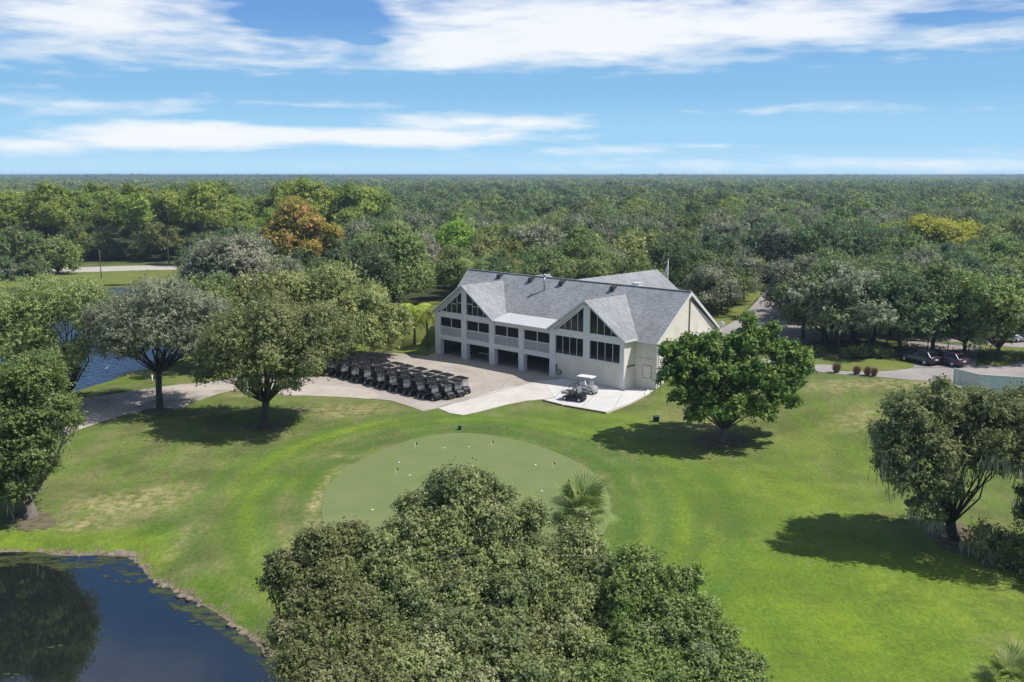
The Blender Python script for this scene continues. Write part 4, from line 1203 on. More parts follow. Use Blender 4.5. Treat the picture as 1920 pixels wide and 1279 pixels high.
# bay lamps (unlit)
for s, lab in ((-19.6, 'round white ceiling lamp in the third open bay'), (-15.6, 'round white ceiling lamp in the rightmost open bay')):
    r = empty('ceiling_lamp', at_club(s, 1.2, 2.42), BROT); tag(r, lab, 'ceiling lamp')
    m = MB(); m.lathe([(.02, -.22), (.10, -.19), (.14, -.10), (.10, -.02)], (0, 0, 0), 14); m.build('globe', M['white'], r)
    m = MB(); m.cyl((0, 0, -.04), (0, 0, 0.0), .09, 12); m.build('base', M['metal'], r)

# timber and concrete edging round the pad
def edging(p, q, label, mat, h=.22, w=.22, name='edging_timber', cat_='edging'):
    z = min(gz(*p), gz(*q)); c = ((p[0] + q[0]) / 2, (p[1] + q[1]) / 2, z - .06)
    L_ = math.hypot(q[0] - p[0], q[1] - p[1]); a = math.atan2(q[1] - p[1], q[0] - p[0])
    m = MB(); m.box(-L_ / 2, L_ / 2, -w / 2, w / 2, 0, h)
    o = m.build(name, mat, None, bevel=.02); o.location = c; o.rotation_euler = (0, 0, a)
    tag(o, label, cat_)


e1, e2, e3, e4, e5 = [on_ground(*q)[:2] for q in [(1018, 752), (1054, 761), (1058, 762), (1136, 775.5), (1218, 737)]]
edging(e1, e2, 'short weathered timber edging the white pad on its left front', M['timber'])
edging(e3, e4, 'long weathered timber edging the front of the white pad', M['timber'])
e4b = on_ground(1180, 758)[:2]
edging(e4, e4b, 'concrete edging slab on the lawn side of the white pad, lower piece', M['path'], .12, .3, 'edging_slab')
edging(e4b, e5, 'concrete edging slab on the lawn side of the white pad, upper piece', M['path'], .12, .3, 'edging_slab')
e6 = at_club(2.9, .2)[:2]; e7 = at_club(3.35, 2.4)[:2]
edging(on_ground(1209, 741)[:2], on_ground(1226, 724)[:2], 'white painted board leaning along the bank by the recessed wall', M['trim'], .35, .08, 'edging_board')


# ------------------------------------------------------------------ golf carts
def make_cart(name, label, roofm, bodym, group=None, seatm=None):
    r = empty(name); tag(r, label, 'golf cart', group)
    seatm = seatm or M['seat']
    # body: lofted cross sections along x (front = +x)
    def secs(rows):
        out = []
        for x, hw, zb, zt, zs in rows:
            out.append([(x, -hw, zb), (x, hw, zb), (x, hw, zs), (x, hw * .8, zt), (x, -hw * .8, zt), (x, -hw, zs)])
        return out
    m = MB(); m.loft(secs([(1.18, .30, .32, .50, .44), (1.12, .46, .24, .66, .52), (.95, .56, .22, .82, .60), (.66, .57, .22, .90, .64), (.55, .55, .22, .88, .62)]))
    m.build('front_cowl', bodym, r, bevel=.02)
    m = MB(); m.box(-.35, .56, -.55, .55, .22, .32); m.box(-1.0, -.34, -.56, .56, .25, .62)
    m.loft(secs([(-.98, .56, .30, .64, .60), (-1.18, .50, .34, .60, .55)])); m.build('body', bodym, r, bevel=.02)
    m = MB(); m.box(-.42, .08, -.52, .52, .62, .76); m.build('seat', seatm, r, bevel=.04)
    m = MB(); m.prism([(-.42, -.52, .80), (-.30, -.52, .80), (-.46, -.52, 1.18), (-.56, -.52, 1.18)], (0, 1.04, 0)); m.build('backrest', seatm, r, bevel=.03)
    m = MB()
    m.loft([[(x, -hw, 1.80 + dz), (x, hw, 1.80 + dz), (x, hw * .97, 1.86 + dz), (x, 0, 1.885 + dz), (x, -hw * .97, 1.86 + dz)] for x, hw, dz in ((.82, .48, -.03), (.72, .56, 0), (-.85, .58, 0), (-.98, .50, -.03))])
    ro = m.build('roof', roofm, r)
    for x0, z0, x1 in ((.62, .86, .48), (-.72, .62, -.80)):
        for sg in (-1, 1):
            m = MB(); m.tube([(x0, sg * .50, z0), (x1 + (x0 - x1) * .3, sg * .52, 1.4), (x1, sg * .5, 1.80)], .022, 6); m.build('roof_post', M['black'], r)
    m = MB(); m.prism([(.60, -.49, .90), (.60, .49, .90), (.49, .47, 1.78), (.49, -.47, 1.78)], (.012, 0, .002)); m.build('windscreen', M['clear'], r)
    m = MB(); pts = [(.20 + .05 * math.sin(a), -.26 + .17 * math.cos(a), 1.0 + .16 * math.sin(a)) for a in np.linspace(0, 2 * math.pi, 15)]
    m.tube(pts, .016, 5); m.tube([(.20, -.26, 1.0), (.48, -.26, .72)], .02, 5); m.build('steering_wheel', M['black'], r)
    m = MB(); m.box(-1.32, -1.05, -.46, .46, .38, .46); m.tube([(-1.05, -.45, .46), (-1.12, -.45, .95), (-1.12, .45, .95), (-1.05, .45, .46)], .02, 5); m.build('bag_rack', M['black'], r)
    for x in (.80, -.78):
        for sg in (-1, 1):
            m = MB(); m.lathe([(.10, -.09), (.20, -.09), (.225, -.05), (.225, .05), (.20, .09), (.10, .09)], (x, sg * .52, .225), 16, 'y'); w_ = m.build('wheel', M['tyre'], r)
            m = MB(); m.lathe([(.03, -.094 if sg < 0 else .06), (.13, -.10 if sg < 0 else .08), (.13, -.06 if sg < 0 else .094), (.03, -.05 if sg < 0 else .10)], (x, sg * .52, .225), 12, 'y'); m.build('rim', M['rim'], w_)
    for sg in (-1, 1):
        m = MB(); m.box(1.10, 1.17, sg * .36 - .07, sg * .36 + .07, .50, .58); m.build('headlight', M['clear'], r)
    return r


ROWS = ['row nearest the clubhouse', 'second row out from the clubhouse', 'third row out from the clubhouse', 'row nearest the putting green']
ORD = ['front', 'second', 'third', 'fourth', 'fifth', 'sixth', 'seventh', 'eighth', 'rearmost']
proto = make_cart('golf_cart', 'front black golf cart in the row nearest the clubhouse', M['blackroof'], M['black'], 'black golf carts parked nose to tail on the drive')
rnd = random.Random(4)
for ri, off in enumerate((-13.9, -15.4, -16.9, -18.5)):
    for k in range(9):
        s = -12.9 - 2.42 * k + rnd.uniform(-.16, .16) + (0.15, .55, .4, .0)[ri]
        o_ = off + rnd.uniform(-.08, .08)
        c = proto if (ri == 0 and k == 0) else copy_tree(proto)
        x, y, _ = at_club(s, o_); c.location = (x, y, gz(x, y) + .05)
        c.rotation_euler = (0, 0, BROT + rnd.uniform(-.13, .13) + (-.06))
        c['label'] = '%s black golf cart in the %s' % (ORD[k], ROWS[ri])
# two more vehicles on the pad
wc = make_cart('golf_cart', 'white roofed silver golf cart parked on the white pad by the wall', M['white'], M['silver'], seatm=M['white'])
x, y, _ = on_ground(1100, 738); wc.location = (x, y, gz(x, y) + .07); wc.rotation_euler = (0, 0, BROT + .18); wc.scale = (1.12, 1.12, 1.08)


def utility_cart():
    r = empty('utility_vehicle'); tag(r, 'black utility buggy with an open cab frame and small cargo bed on the white pad', 'utility vehicle')
    m = MB(); m.loft([[(x, -hw, .32), (x, hw, .32), (x, hw, zt - .12), (x, hw * .85, zt), (x, -hw * .85, zt), (x, -hw, zt - .12)] for x, hw, zt in ((1.35, .40, .62), (1.2, .60, .82), (.75, .66, .98), (.62, .64, .96))])
    m.build('front_cowl', M['black'], r, bevel=.02)
    m = MB(); m.box(-1.25, .65, -.60, .60, .30, .42); m.box(-.35, .15, -.6, .6, .42, .70); m.build('body', M['black'], r, bevel=.02)
    m = MB()
    m.box(-1.35, -.42, -.66, .66, .74, .78)
    for q in ((-1.35, -.42, -.66, -.62), (-1.35, -.42, .62, .66), (-1.35, -1.31, -.62, .62), (-.46, -.42, -.62, .62)): m.box(q[0], q[1], q[2], q[3], .78, 1.02)
    m.build('cargo_bed', M['silver'], r)
    m = MB(); m.box(-.32, .12, -.55, .55, .70, .82); m.prism([(-.32, -.55, .82), (-.22, -.55, .82), (-.34, -.55, 1.25), (-.42, -.55, 1.25)], (0, 1.1, 0)); m.build('seat', M['seat'], r, bevel=.03)
    m = MB()
    for sg in (-1, 1):
        m.tube([(.70, sg * .60, .92), (.50, sg * .58, 1.75), (-.35, sg * .58, 1.82), (-.42, sg * .60, .8)], .035, 7)
    m.tube([(.50, -.58, 1.75), (.50, .58, 1.75)], .035, 7); m.tube([(-.35, -.58, 1.82), (-.35, .58, 1.82)], .035, 7); m.build('cab_frame', M['black'], r)
    m = MB(); m.prism([(.69, -.56, .98), (.69, .56, .98), (.52, .54, 1.72), (.52, -.54, 1.72)], (.012, 0, 0)); m.build('windscreen', M['clear'], r)
    m = MB(); pts = [(.30 + .05 * math.sin(a), -.30 + .17 * math.cos(a), 1.05 + .16 * math.sin(a)) for a in np.linspace(0, 2 * math.pi, 15)]; m.tube(pts, .018, 5); m.tube([(.3, -.3, 1.05), (.6, -.3, .85)], .02, 5); m.build('steering_wheel', M['black'], r)
    for x in (.90, -.90):
        for sg in (-1, 1):
            m = MB(); m.lathe([(.12, -.12), (.27, -.12), (.30, -.07), (.30, .07), (.27, .12), (.12, .12)], (x, sg * .60, .30), 18, 'y'); w_ = m.build('wheel', M['tyre'], r)
            m = MB(); m.lathe([(.03, -.125 if sg < 0 else .09), (.15, -.13 if sg < 0 else .10), (.15, -.09 if sg < 0 else .125), (.03, -.08 if sg < 0 else .13)], (x, sg * .60, .30), 12, 'y'); m.build('rim', M['rim'], w_)
    return r


uv = utility_cart(); x, y, _ = on_ground(1077, 752); uv.location = (x, y, gz(x, y) + .07); uv.rotation_euler = (0, 0, BROT + .22)


# ------------------------------------------------------------------ parked cars
def suv(label, paint, tailm, name='parked_car', cat_='car'):
    r = empty(name); tag(r, label, cat_)
    def sec(x, hb, hs, zb, zs, zt):   # lower half width, shoulder
        return [(x, -hb, zb), (x, hb, zb), (x, hb * 1.02, (zb + zs) / 2), (x, hs, zs), (x, hs * .9, zt), (x, -hs * .9, zt), (x, -hs, zs), (x, -hb * 1.02, (zb + zs) / 2)]
    m = MB(); m.loft([sec(2.30, .70, .66, .35, .62, .70), sec(2.15, .86, .82, .24, .80, .90), (sec(1.5, .92, .88, .22, .94, 1.02)), sec(.9, .93, .90, .22, 1.0, 1.08), sec(-1.6, .93, .90, .22, 1.02, 1.10), sec(-2.2, .88, .86, .28, 1.02, 1.08), sec(-2.33, .80, .78, .36, .95, 1.0)], True)
    m.build('body', paint, r)
    m = MB(); m.loft([[(x, -a, 1.02), (x, a, 1.02), (x2, b, z2), (x2, -b, z2)] for x, a, x2, b, z2 in ((1.0, .80, .95, .78, 1.08), (.55, .84, .30, .64, 1.56), (-.3, .85, -.3, .66, 1.62), (-1.6, .84, -1.5, .64, 1.56), (-2.2, .80, -2.0, .62, 1.15))])
    m.build('window', M['glass'], r, bevel=.03)
    m = MB(); m.loft([[(x, -b, z), (x, b, z), (x, b * .92, z + .05), (x, -b * .92, z + .05)] for x, b, z in ((.32, .65, 1.555), (-.3, .68, 1.62), (-1.5, .66, 1.57), (-1.85, .60, 1.50))]); m.build('roof', paint, r)
    m = MB()
    for sg in (-1, 1):
        for xa, xb, za, zb, ya, yb in ((.98, .32, 1.05, 1.57, .81, .66), (-.55, -.55, 1.03, 1.62, .87, .68), (-2.15, -1.62, 1.05, 1.55, .81, .65)): m.beam((xa, sg * ya, za), (xb, sg * yb, zb), .07, .05)
    m.build('roof_pillar', paint, r)
    for sg in (-1, 1):
        m = MB(); m.box(-2.36, -2.16, sg * .74 - .12, sg * .74 + .12, .82, 1.0); m.build('tail_lamp', tailm, r, bevel=.02)
        m = MB(); m.box(2.14, 2.27, sg * .64 - .14, sg * .64 + .14, .66, .78); m.build('headlight', M['clear'], r, bevel=.02)
        m = MB(); m.box(.62, .80, sg * .98 - .07, sg * .98 + .07, 1.02, 1.14); m.build('wing_mirror', paint, r, bevel=.02)
    m = MB(); m.box(-2.41, -2.25, -.80, .80, .38, .58); m.build('bumper', M['black'], r, bevel=.03)
    m = MB(); m.box(-2.425, -2.34, -.24, .24, .66, .80); m.build('number_plate', M['plate'], r)
    for x in (1.42, -1.42):
        for sg in (-1, 1):
            m = MB(); m.lathe([(.2, -.11), (.33, -.11), (.36, -.06), (.36, .06), (.33, .11), (.2, .11)], (x, sg * .84, .36), 20, 'y'); w_ = m.build('wheel', M['tyre'], r)
            m = MB(); m.lathe([(.04, -.12 if sg < 0 else .09), (.22, -.125 if sg < 0 else .10), (.22, -.09 if sg < 0 else .12), (.04, -.08 if sg < 0 else .125)], (x, sg * .84, .36), 14, 'y'); m.build('rim', M['rim'], w_)
    return r


for px, py, lab, pt in ((1723, 681, 'black parked car, left of the two by the fence', M['carblack']), (1774, 684, 'plum coloured parked car with pale rear glass by the fence', M['carpurple'])):
    c = suv(lab, pt, M['tail']); x, y, z = on_ground(px, py); c.location = (x, y, z + .07); c.rotation_euler = (0, 0, R(118))
c = suv('silver parked car at the right end of the upper car park', M['silver'], M['tail']); x, y, z = on_ground(1912, 640); c.location = (x, y, z + .05); c.rotation_euler = (0, 0, R(20))


# ------------------------------------------------------------------ fence, poles, small site things
def fence_run(pxs, label):
    pts = []
    ends = [on_ground(*q)[:2] for q in pxs]
    L_ = sum(math.dist(ends[i], ends[i + 1]) for i in range(len(ends) - 1)); n = int(L_ / 2.4)
    for i in range(n + 1):
        d = L_ * i / n; j = 0
        while j < len(ends) - 2 and d > math.dist(ends[j], ends[j + 1]): d -= math.dist(ends[j], ends[j + 1]); j += 1
        t = min(1, d / math.dist(ends[j], ends[j + 1])); x = ends[j][0] * (1 - t) + ends[j + 1][0] * t; y = ends[j][1] * (1 - t) + ends[j + 1][1] * t
        pts.append((x, y, gz(x, y)))
    r = empty('metal_fence', pts[0]); tag(r, label, 'fence'); o = Vector(pts[0])
    for p in pts:
        m = MB(); q = Vector(p) - o; m.box(q.x - .05, q.x + .05, q.y - .05, q.y + .05, q.z - .1, q.z + 1.75); m.build('post', M['fence'], r)
    m = MB()
    for i in range(len(pts) - 1):
        a = Vector(pts[i]) - o; b = Vector(pts[i + 1]) - o
        for h in (.25, 1.45): m.beam(a + Vector((0, 0, h)), b + Vector((0, 0, h)), .04, .04)
        for k in range(1, 9):
            q = a.lerp(b, k / 9); m.box(q.x - .01, q.x + .01, q.y - .01, q.y + .01, q.z + .1, q.z + 1.6)
    m.build('railing', M['fence'], r)


fence_run([(1470, 664), (1560, 660), (1650, 655), (1740, 662), (1855, 676)], 'dark metal railing fence between the road and the upper car park')


def light_pole(px, py_top, Y, h, label, head=1, group=None, thick=.09):
    p = AtY(px, py_top, Y); x, y = float(p[0]), float(p[1]); z = float(p[2]) - h
    r = empty('street_lamp', (x, y, z)); tag(r, label, 'street lamp', group)
    m = MB(); m.tube([(0, 0, -.3), (0, 0, h)], [thick * 1.2, thick * .7], 8); m.build('pole', M['metal'], r)
    m = MB()
    if head == 2: m.box(-.75, -.15, -.14, .14, h - .06, h + .1); m.box(.15, .75, -.14, .14, h - .06, h + .1); m.beam((-.2, 0, h), (.2, 0, h), .06, .06)
    else: m.box(-.12, .55, -.14, .14, h - .02, h + .13)
    m.build('lamp_head', M['white'], r)


light_pole(926, 469, 178, 11, 'tall street lamp with twin heads rising among trees behind the clubhouse', 2)
light_pole(1308, 411, 235, 13, 'slim street lamp standing above the woods right of the clubhouse', 1)
light_pole(1453, 494, 165, 10.5, 'twin headed street lamp over the trees at the top of the drive', 2)
light_pole(1489, 483, 185, 11, 'street lamp behind the twin headed one at the top of the drive', 1)
light_pole(1862, 505, 160, 10, 'street lamp rising from the trees above the silver car', 1)
light_pole(1673, 537, 145, 9.5, 'street lamp rising behind the black car and fence', 1)


def utility_pole(px, py_b, py_t, Y, label, arm=True, r0=.16, mat='pole', z_=None):
    b = AtY(px, py_b, Y); t = AtY(px, py_t, Y); x, y = float(b[0]), float(b[1]); z = gz(x, y) if z_ is None else z_
    h = float(t[2]) - z
    r = empty('utility_pole', (x, y, z)); tag(r, label, 'utility pole')
    m = MB(); m.tube([(0, 0, -.3), (0, 0, h)], [r0, r0 * .7], 8); m.build('post', M[mat], r)
    if arm:
        m = MB(); m.beam((-1.3, 0, h - .5), (1.3, 0, h - .5), .14, .14); m.build('cross_arm', M[mat], r)
    return (x, y, z + h)


utility_pole(317, 497, 430, 262, 'pale wooden pole standing at the edge of the far road', False, .22)
utility_pole(64, 440, 396, 285, 'utility pole with a cross arm among the pines at far left', True, .22)
utility_pole(190, 520, 468, 225, 'thin dark pole on the near verge of the far road', False, .12, 'brown')
utility_pole(1660, 680, 568, 119, 'pale pole rising from the grass beside the black car', False, .10)
up1 = utility_pole(1868, 470, 404, 290, 'utility pole carrying wires above the woods at far right', True, .15)
p_ = AtY(1380, 408, 330)
w_ = MB()
for dx in (-1.1, 1.1):
    a = Vector(up1) + Vector((dx, 0, -.4)); b = Vector(p_) + Vector((dx, 0, 0)); e_ = Vector(AtY(2100, 408, 270)) + Vector((dx, 0, 0))
    w_.tube([a.lerp(b, t) + Vector((0, 0, -4 * .8 * t * (1 - t))) for t in np.linspace(0, 1, 12)], .03, 4)
    w_.tube([a.lerp(e_, t) + Vector((0, 0, -4 * .8 * t * (1 - t))) for t in np.linspace(0, 1, 8)], .03, 4)
w_.build('power_line', M['metal'], None, label='pair of thin wires sagging across the woods at far right', cat='power line')

fp = AtY(1253, 487, 152); r = empty('flagpole', (float(fp[0]), float(fp[1]), gz(fp[0], fp[1]))); tag(r, 'white flagpole with a furled flag behind the rear roof', 'flagpole')
hh = float(fp[2]) - r.location.z
m = MB(); m.tube([(0, 0, 0), (0, 0, hh)], [.09, .05], 8); m.lathe([(.02, 0), (.09, .05), (.02, .14)], (0, 0, hh), 8); m.build('pole', M['white'], r)
m = MB(); m.prism([(-.06, 0, hh - 2.6), (-.75, .1, hh - 3.3), (-.6, .12, hh - 2.5), (-.45, .1, hh - 1.6), (-.06, 0, hh - .7)], (0, .05, 0)); m.build('flag', M['trim'], r)

# pins, balls and cups on the putting green
pins = [((779, 849), 'golf pin at the far left of the putting green'), ((922, 846), 'golf pin at the far middle of the putting green'),
        ((743, 899), 'golf pin at the near left of the putting green'), ((1037, 888), 'golf pin at the right of the putting green')]
pr = None
for (q, lab) in pins:
    x, y, z = on_ground(*q)
    if pr is None:
        pr = empty('golf_pin'); tag(pr, lab, 'golf pin', 'pins on the putting green')
        m = MB(); m.tube([(0, 0, 0), (0, 0, .95)], .018, 6); m.build('stick', M['white'], pr)
        m = MB(); m.prism([(.015, 0, .74), (.19, .03, .78), (.19, .03, .92), (.015, 0, .95)], (0, .008, 0)); m.build('flag', M['flag'], pr)
        o = pr
    else: o = copy_tree(pr)
    o.location = (x, y, z + .035); o['label'] = lab
balls = [((833, 841), 'far middle of'), ((879, 839), 'far edge of'), ((748, 868), 'left of'), ((768, 892), 'left centre of'), ((895, 890), 'centre of'),
         ((1004, 873), 'right of'), ((698, 957), 'near left of'), ((1016, 922), 'near right of')]
bp = None
for q, lab in balls:
    x, y, z = on_ground(*q)
    if bp is None:
        m = MB(); m.lathe([(.07, 0), (.09, .01), (.09, .04), (.06, .05)], (0, 0, 0), 12); bp = m.build('hole_marker', M['ballwhite']); tag(bp, '', 'hole marker'); o = bp; o['group'] = 'white hole markers on the putting green'
    else: o = bp.copy(); col.objects.link(o)
    o.location = (x, y, z + .036); o['label'] = 'small white hole marker at the %s the putting green' % lab
# small black bin at the top edge of the green, green box in the tree's shade, white post, egret
def small_box(name, label, cat_, px, py, w, d, h, mat, lid):
    x, y, z = on_ground(px, py); r = empty(name, (x, y, z)); tag(r, label, cat_)
    m = MB(); m.loft([[(-w / 2 * k, -d / 2 * k, zz), (w / 2 * k, -d / 2 * k, zz), (w / 2 * k, d / 2 * k, zz), (-w / 2 * k, d / 2 * k, zz)] for zz, k in ((0, .92), (h * .85, 1.0))]); m.build('body', mat, r, bevel=.02)
    m = MB(); m.prism([(-w / 2 - .03, -d / 2 - .03, h * .86), (w / 2 + .03, -d / 2 - .03, h * .86), (w / 2 + .03, d / 2 + .03, h), (-w / 2 - .03, d / 2 + .03, h * .94)], (0, 0, .05)); m.build('lid', lid, r)


small_box('waste_bin', 'small black bin at the far edge of the putting green', 'bin', 862, 806, .3, .3, .34, M['black'], M['black'])
small_box('storage_box', 'dark green box on the grass in the shade of the broad leaved tree', 'storage box', 1230, 791, .6, .45, .6, M['box_green'], M['box_green'])
x, y, z = on_ground(286, 719)
m = MB(); m.tube([(0, 0, -.1), (0, 0, 1.05)], [.08, .075], 10); m.lathe([(.09, 0), (.09, .04), (.02, .09)], (0, 0, 1.05), 10); o = m.build('marker_post', M['white']); o.location = (x, y, z); tag(o, 'short white post on the grass beside the back pond', 'post')


def egret():
    x, y, z = on_ground(201, 713); r = empty('egret', (x, y, max(z, WLV))); tag(r, 'white egret standing at the shore of the back pond', 'bird')
    m = MB(); m.tube([(-.24, 0, .34), (-.12, 0, .40), (.02, 0, .44), (.12, 0, .50), (.15, 0, .62), (.12, 0, .72), (.15, 0, .80), (.21, 0, .82), (.33, 0, .80)], [.02, .07, .09, .055, .03, .024, .024, .032, .006], 10); m.build('body', M['white'], r)
    m = MB()
    for sg in (-1, 1): m.tube([(-.02, sg * .03, .38), (.0, sg * .03, .2), (-.03, sg * .03, .0), (.04, sg * .03, 0)], .009, 5)
    m.build('legs', M['black'], r)


egret()


# pale panel enclosure at the lower right
def enclosure():
    a = on_ground(1836, 735); b = on_ground(1925, 752); c = on_ground(1990, 758); d0 = on_ground(1831, 722)
    r = empty('panel_fence', a); tag(r, 'pale blue grey panel fence with posts at the right edge', 'fence'); o = Vector(a)
    P = [Vector(on_ground(1843, 724)) - o, Vector((0, 0, 0)), Vector(b) - o, Vector(c) - o]
    P = [Vector((-1.2, 3.2, gz(a[0] - 1.2, a[1] + 3.2) - a[2])), Vector((0, 0, 0)), Vector((2.7, -.9, 0)), Vector((5.4, -1.8, 0)), Vector((8.1, -2.7, 0))]
    for i in range(len(P) - 1):
        m = MB(); d = P[i + 1] - P[i]; n_ = Vector((-d.y, d.x, 0)).normalized() * .03
        m.prism([P[i] + Vector((0, 0, .1)), P[i + 1] + Vector((0, 0, .1)), P[i + 1] + Vector((0, 0, 1.8)), P[i] + Vector((0, 0, 1.8))], n_)
        for k in range(1, 12):
            q = P[i].lerp(P[i + 1], k / 12); m.prism([q + Vector((-.02, 0, .12)), q + Vector((.02, 0, .12)), q + Vector((.02, 0, 1.78)), q + Vector((-.02, 0, 1.78))], -n_ * .5)
        m.build('panel', M['bluewhite'], r)
    for p in P:
        m = MB(); m.box(p.x - .07, p.x + .07, p.y - .07, p.y + .07, p.z - .1, p.z + 1.9); m.build('post', M['trim'], r)
    m = MB()
    for i in range(len(P) - 1): m.beam(P[i] + Vector((0, 0, 1.84)), P[i + 1] + Vector((0, 0, 1.84)), .09, .07)
    m.build('top_rail', M['trim'], r)


enclosure()


# ornamental grasses, shrubs, shore rocks, floating weed
def grass_tuft(px, py, h, label, seed):
    x, y, z = on_ground(px, py); rng = np.random.default_rng(seed); n = 420
    a = rng.uniform(0, 2 * np.pi, n); tl = rng.uniform(.05, .55, n); ln = h * rng.uniform(.5, 1, n)
    D = np.stack([np.cos(a) * np.sin(tl), np.sin(a) * np.sin(tl), np.cos(tl)], 1)
    P = D * ln[:, None] * .5 + np.stack([rng.normal(0, .12, n), rng.normal(0, .12, n), np.zeros(n)], 1)
    V = np.stack([-np.sin(a), np.cos(a), np.zeros(n)], 1) * .02
    o = bpy.data.objects.new('ornamental_grass', quads_mesh('ornamental_grass', P, D * ln[:, None] * .5, V, np.stack([rng.random(n)] * 3, 1), M['redgrass'])); col.objects.link(o)
    o.location = (x, y, z); tag(o, label, 'grass clump', 'reddish grass clumps beside the road')


grass_tuft(1568, 700, 1.5, 'tallest reddish grass clump, nearest the broad leaved tree', 1)
grass_tuft(1606, 703, 1.2, 'second reddish grass clump from the left beside the road', 2)
grass_tuft(1626, 705, 1.3, 'third reddish grass clump from the left beside the road', 3)
grass_tuft(1638, 706, 1.2, 'rightmost reddish grass clump beside the road', 4)


def shrub(px, py, w, h, sp, label, seed, n=5000, leaf=.16):
    x, y, z = on_ground(px, py)
    lb = [(dx * w, dy * w * .5, h * .45, h * .55) for dx, dy in ((-.35, 0), (0, .2), (.35, -.1), (.1, -.3), (-.15, .1))]
    root = empty('shrub', (x, y, z)); tag(root, label, 'shrub')
    P = leaves(lb, n, leaf, seed, sub=10)
    o = bpy.data.objects.new('foliage', quads_mesh('foliage', *P, LM[sp])); col.objects.link(o); setpar(o, root)
    mb = MB()
    for l in lb: mb.tube([(l[0] * .3, l[1] * .3, -.1), (l[0], l[1], l[2])], [.06, .03], 5)
    mb.build('stem', M['bark'], root)


shrub(1600, 672, 3.0, 1.4, 'dark', 'low dark shrub left in the hedge before the fence', 31)
shrub(1632, 670, 2.6, 1.6, 'oakgreen', 'bushy green shrub in the hedge before the fence', 32)
shrub(1652, 672, 1.8, 1.3, 'mid', 'small green shrub beside the pale pole', 33)
shrub(1520, 668, 3.4, 1.2, 'dark', 'dark shrub under the trees left of the fence', 34)

rng0 = random.Random(9)
shore = [p for p in pond1]
ws = []
for i, p in enumerate(shore):
    if 30 < p[1] < 55 and -24 < p[0] < -2: ws.append(p)
rk = MB(); stones = 0
proto_rock = None
lab_pts = []
for i in range(30):
    j = rng0.randrange(len(ws) - 1); t = rng0.random(); x = ws[j][0] * (1 - t) + ws[j + 1][0] * t; y = ws[j][1] * (1 - t) + ws[j + 1][1] * t
    if math.dist(ws[j], ws[j + 1]) > 6: continue
    lab_pts.append((x + rng0.uniform(-.25, .25), y + rng0.uniform(-.25, .25)))
for k, (x, y) in enumerate(lab_pts):
    if proto_rock is None:
        m = MB(); vs = []
        m.lathe([(.02, -.1), (.26, -.06), (.30, .05), (.22, .15), (.06, .20)], (0, 0, 0), 7); proto_rock = m.build('rock', M['rock']); o = proto_rock
        for v in o.data.vertices: v.co += Vector((rng0.uniform(-.05, .05), rng0.uniform(-.05, .05), rng0.uniform(-.03, .03)))
        tag(o, 'brown rock half buried in the bank of the near pond', 'rock', 'rocks along the near pond bank')
    else: o = proto_rock.copy(); col.objects.link(o)
    o.location = (x, y, WLV + .02); o.rotation_euler = (rng0.uniform(-.3, .3), rng0.uniform(-.3, .3), rng0.uniform(0, 6)); sc__ = rng0.uniform(.3, .95); o.scale = (sc__ * 1.3, sc__, sc__ * .8)
# culvert outfall stones at the corner of the pond
x, y, z = on_ground(232, 1037)
m = MB(); m.loft([[(-1.3 * k, -.5 * k, zz), (1.2 * k, -.7 * k, zz), (1.4 * k, .4 * k, zz), (-.6 * k, .7 * k, zz)] for zz, k in ((-.6, 1.0), (0.0, .95), (.10, .75))]); o = m.build('outfall_slab', M['rock'], None, bevel=.06); o.location = (x, y, WLV + .1); tag(o, 'pale stone outfall at the corner of the near pond', 'outfall')
# floating weed patches
wk = [(318, 1142), (335, 1138), (372, 1165), (380, 1172), (206, 1082), (232, 1092), (18, 1268), (105, 1212), (486, 1250)]
for i, (px, py) in enumerate(wk):
    p = G(px, py, WLV); m = MB(); rr = random.Random(i); n = 14
    for q in range(3):
        cx, cy = rr.uniform(-.5, .5), rr.uniform(-.2, .2); r_ = rr.uniform(.08, .22)
        m.prism([(cx + r_ * (1 + .3 * rr.uniform(-1, 1)) * math.cos(6.283 * k / n), cy + r_ * .6 * (1 + .3 * rr.uniform(-1, 1)) * math.sin(6.283 * k / n), 0.008 + q * .004) for k in range(n)], (0, 0, .01 ))
    o = m.build('floating_weed', M['lily']); o.location = (float(p[0]), float(p[1]), WLV)
    tag(o, 'small patch of green weed floating on the near pond', 'pond weed', 'weed patches on the near pond')


# ------------------------------------------------------------------ named trees
print('site done')
def base_at(px, py):
    return on_ground(px, py)


FG = tree('live_oak', 'largest foreground live oak, its broad crown hiding the near edge of the putting green', (1.0, 35.5, gz(1, 35.5)),
     lob((862, 945, 40, 58), (800, 990, 39.5, 56), (925, 975, 40, 50), (745, 1045, 38.5, 56), (845, 1040, 39, 60), (985, 1010, 40.5, 40), (925, 1060, 38.5, 48), (1010, 1075, 38.5, 50), (1080, 1035, 39.5, 50), (1110, 1095, 38, 48),
         (705, 1110, 37.5, 50), (790, 1120, 37, 66), (880, 1125, 37, 60), (975, 1140, 36.5, 66), (1065, 1150, 36.5, 60), (1120, 1160, 36.5, 40), (740, 1190, 35.5, 62), (845, 1210, 34.8, 72), (950, 1225, 34, 72), (1050, 1235, 34, 66), (1110, 1240, 34, 46),
         (800, 1290, 32.5, 80), (910, 1310, 32, 84), (1020, 1320, 31.5, 84), (872, 902, 40.6, 26), (835, 905, 40.3, 22), (905, 915, 40.5, 22), (1000, 965, 40.6, 22), (935, 935, 40.2, 24), (775, 950, 39.8, 24)),
     'oak', 430000, .135, 1, .55, twl=3.2, sub=11, subr=.28, squash=.9, fill=.95, alt_p=.22, clump_var=.36, loose=.16)
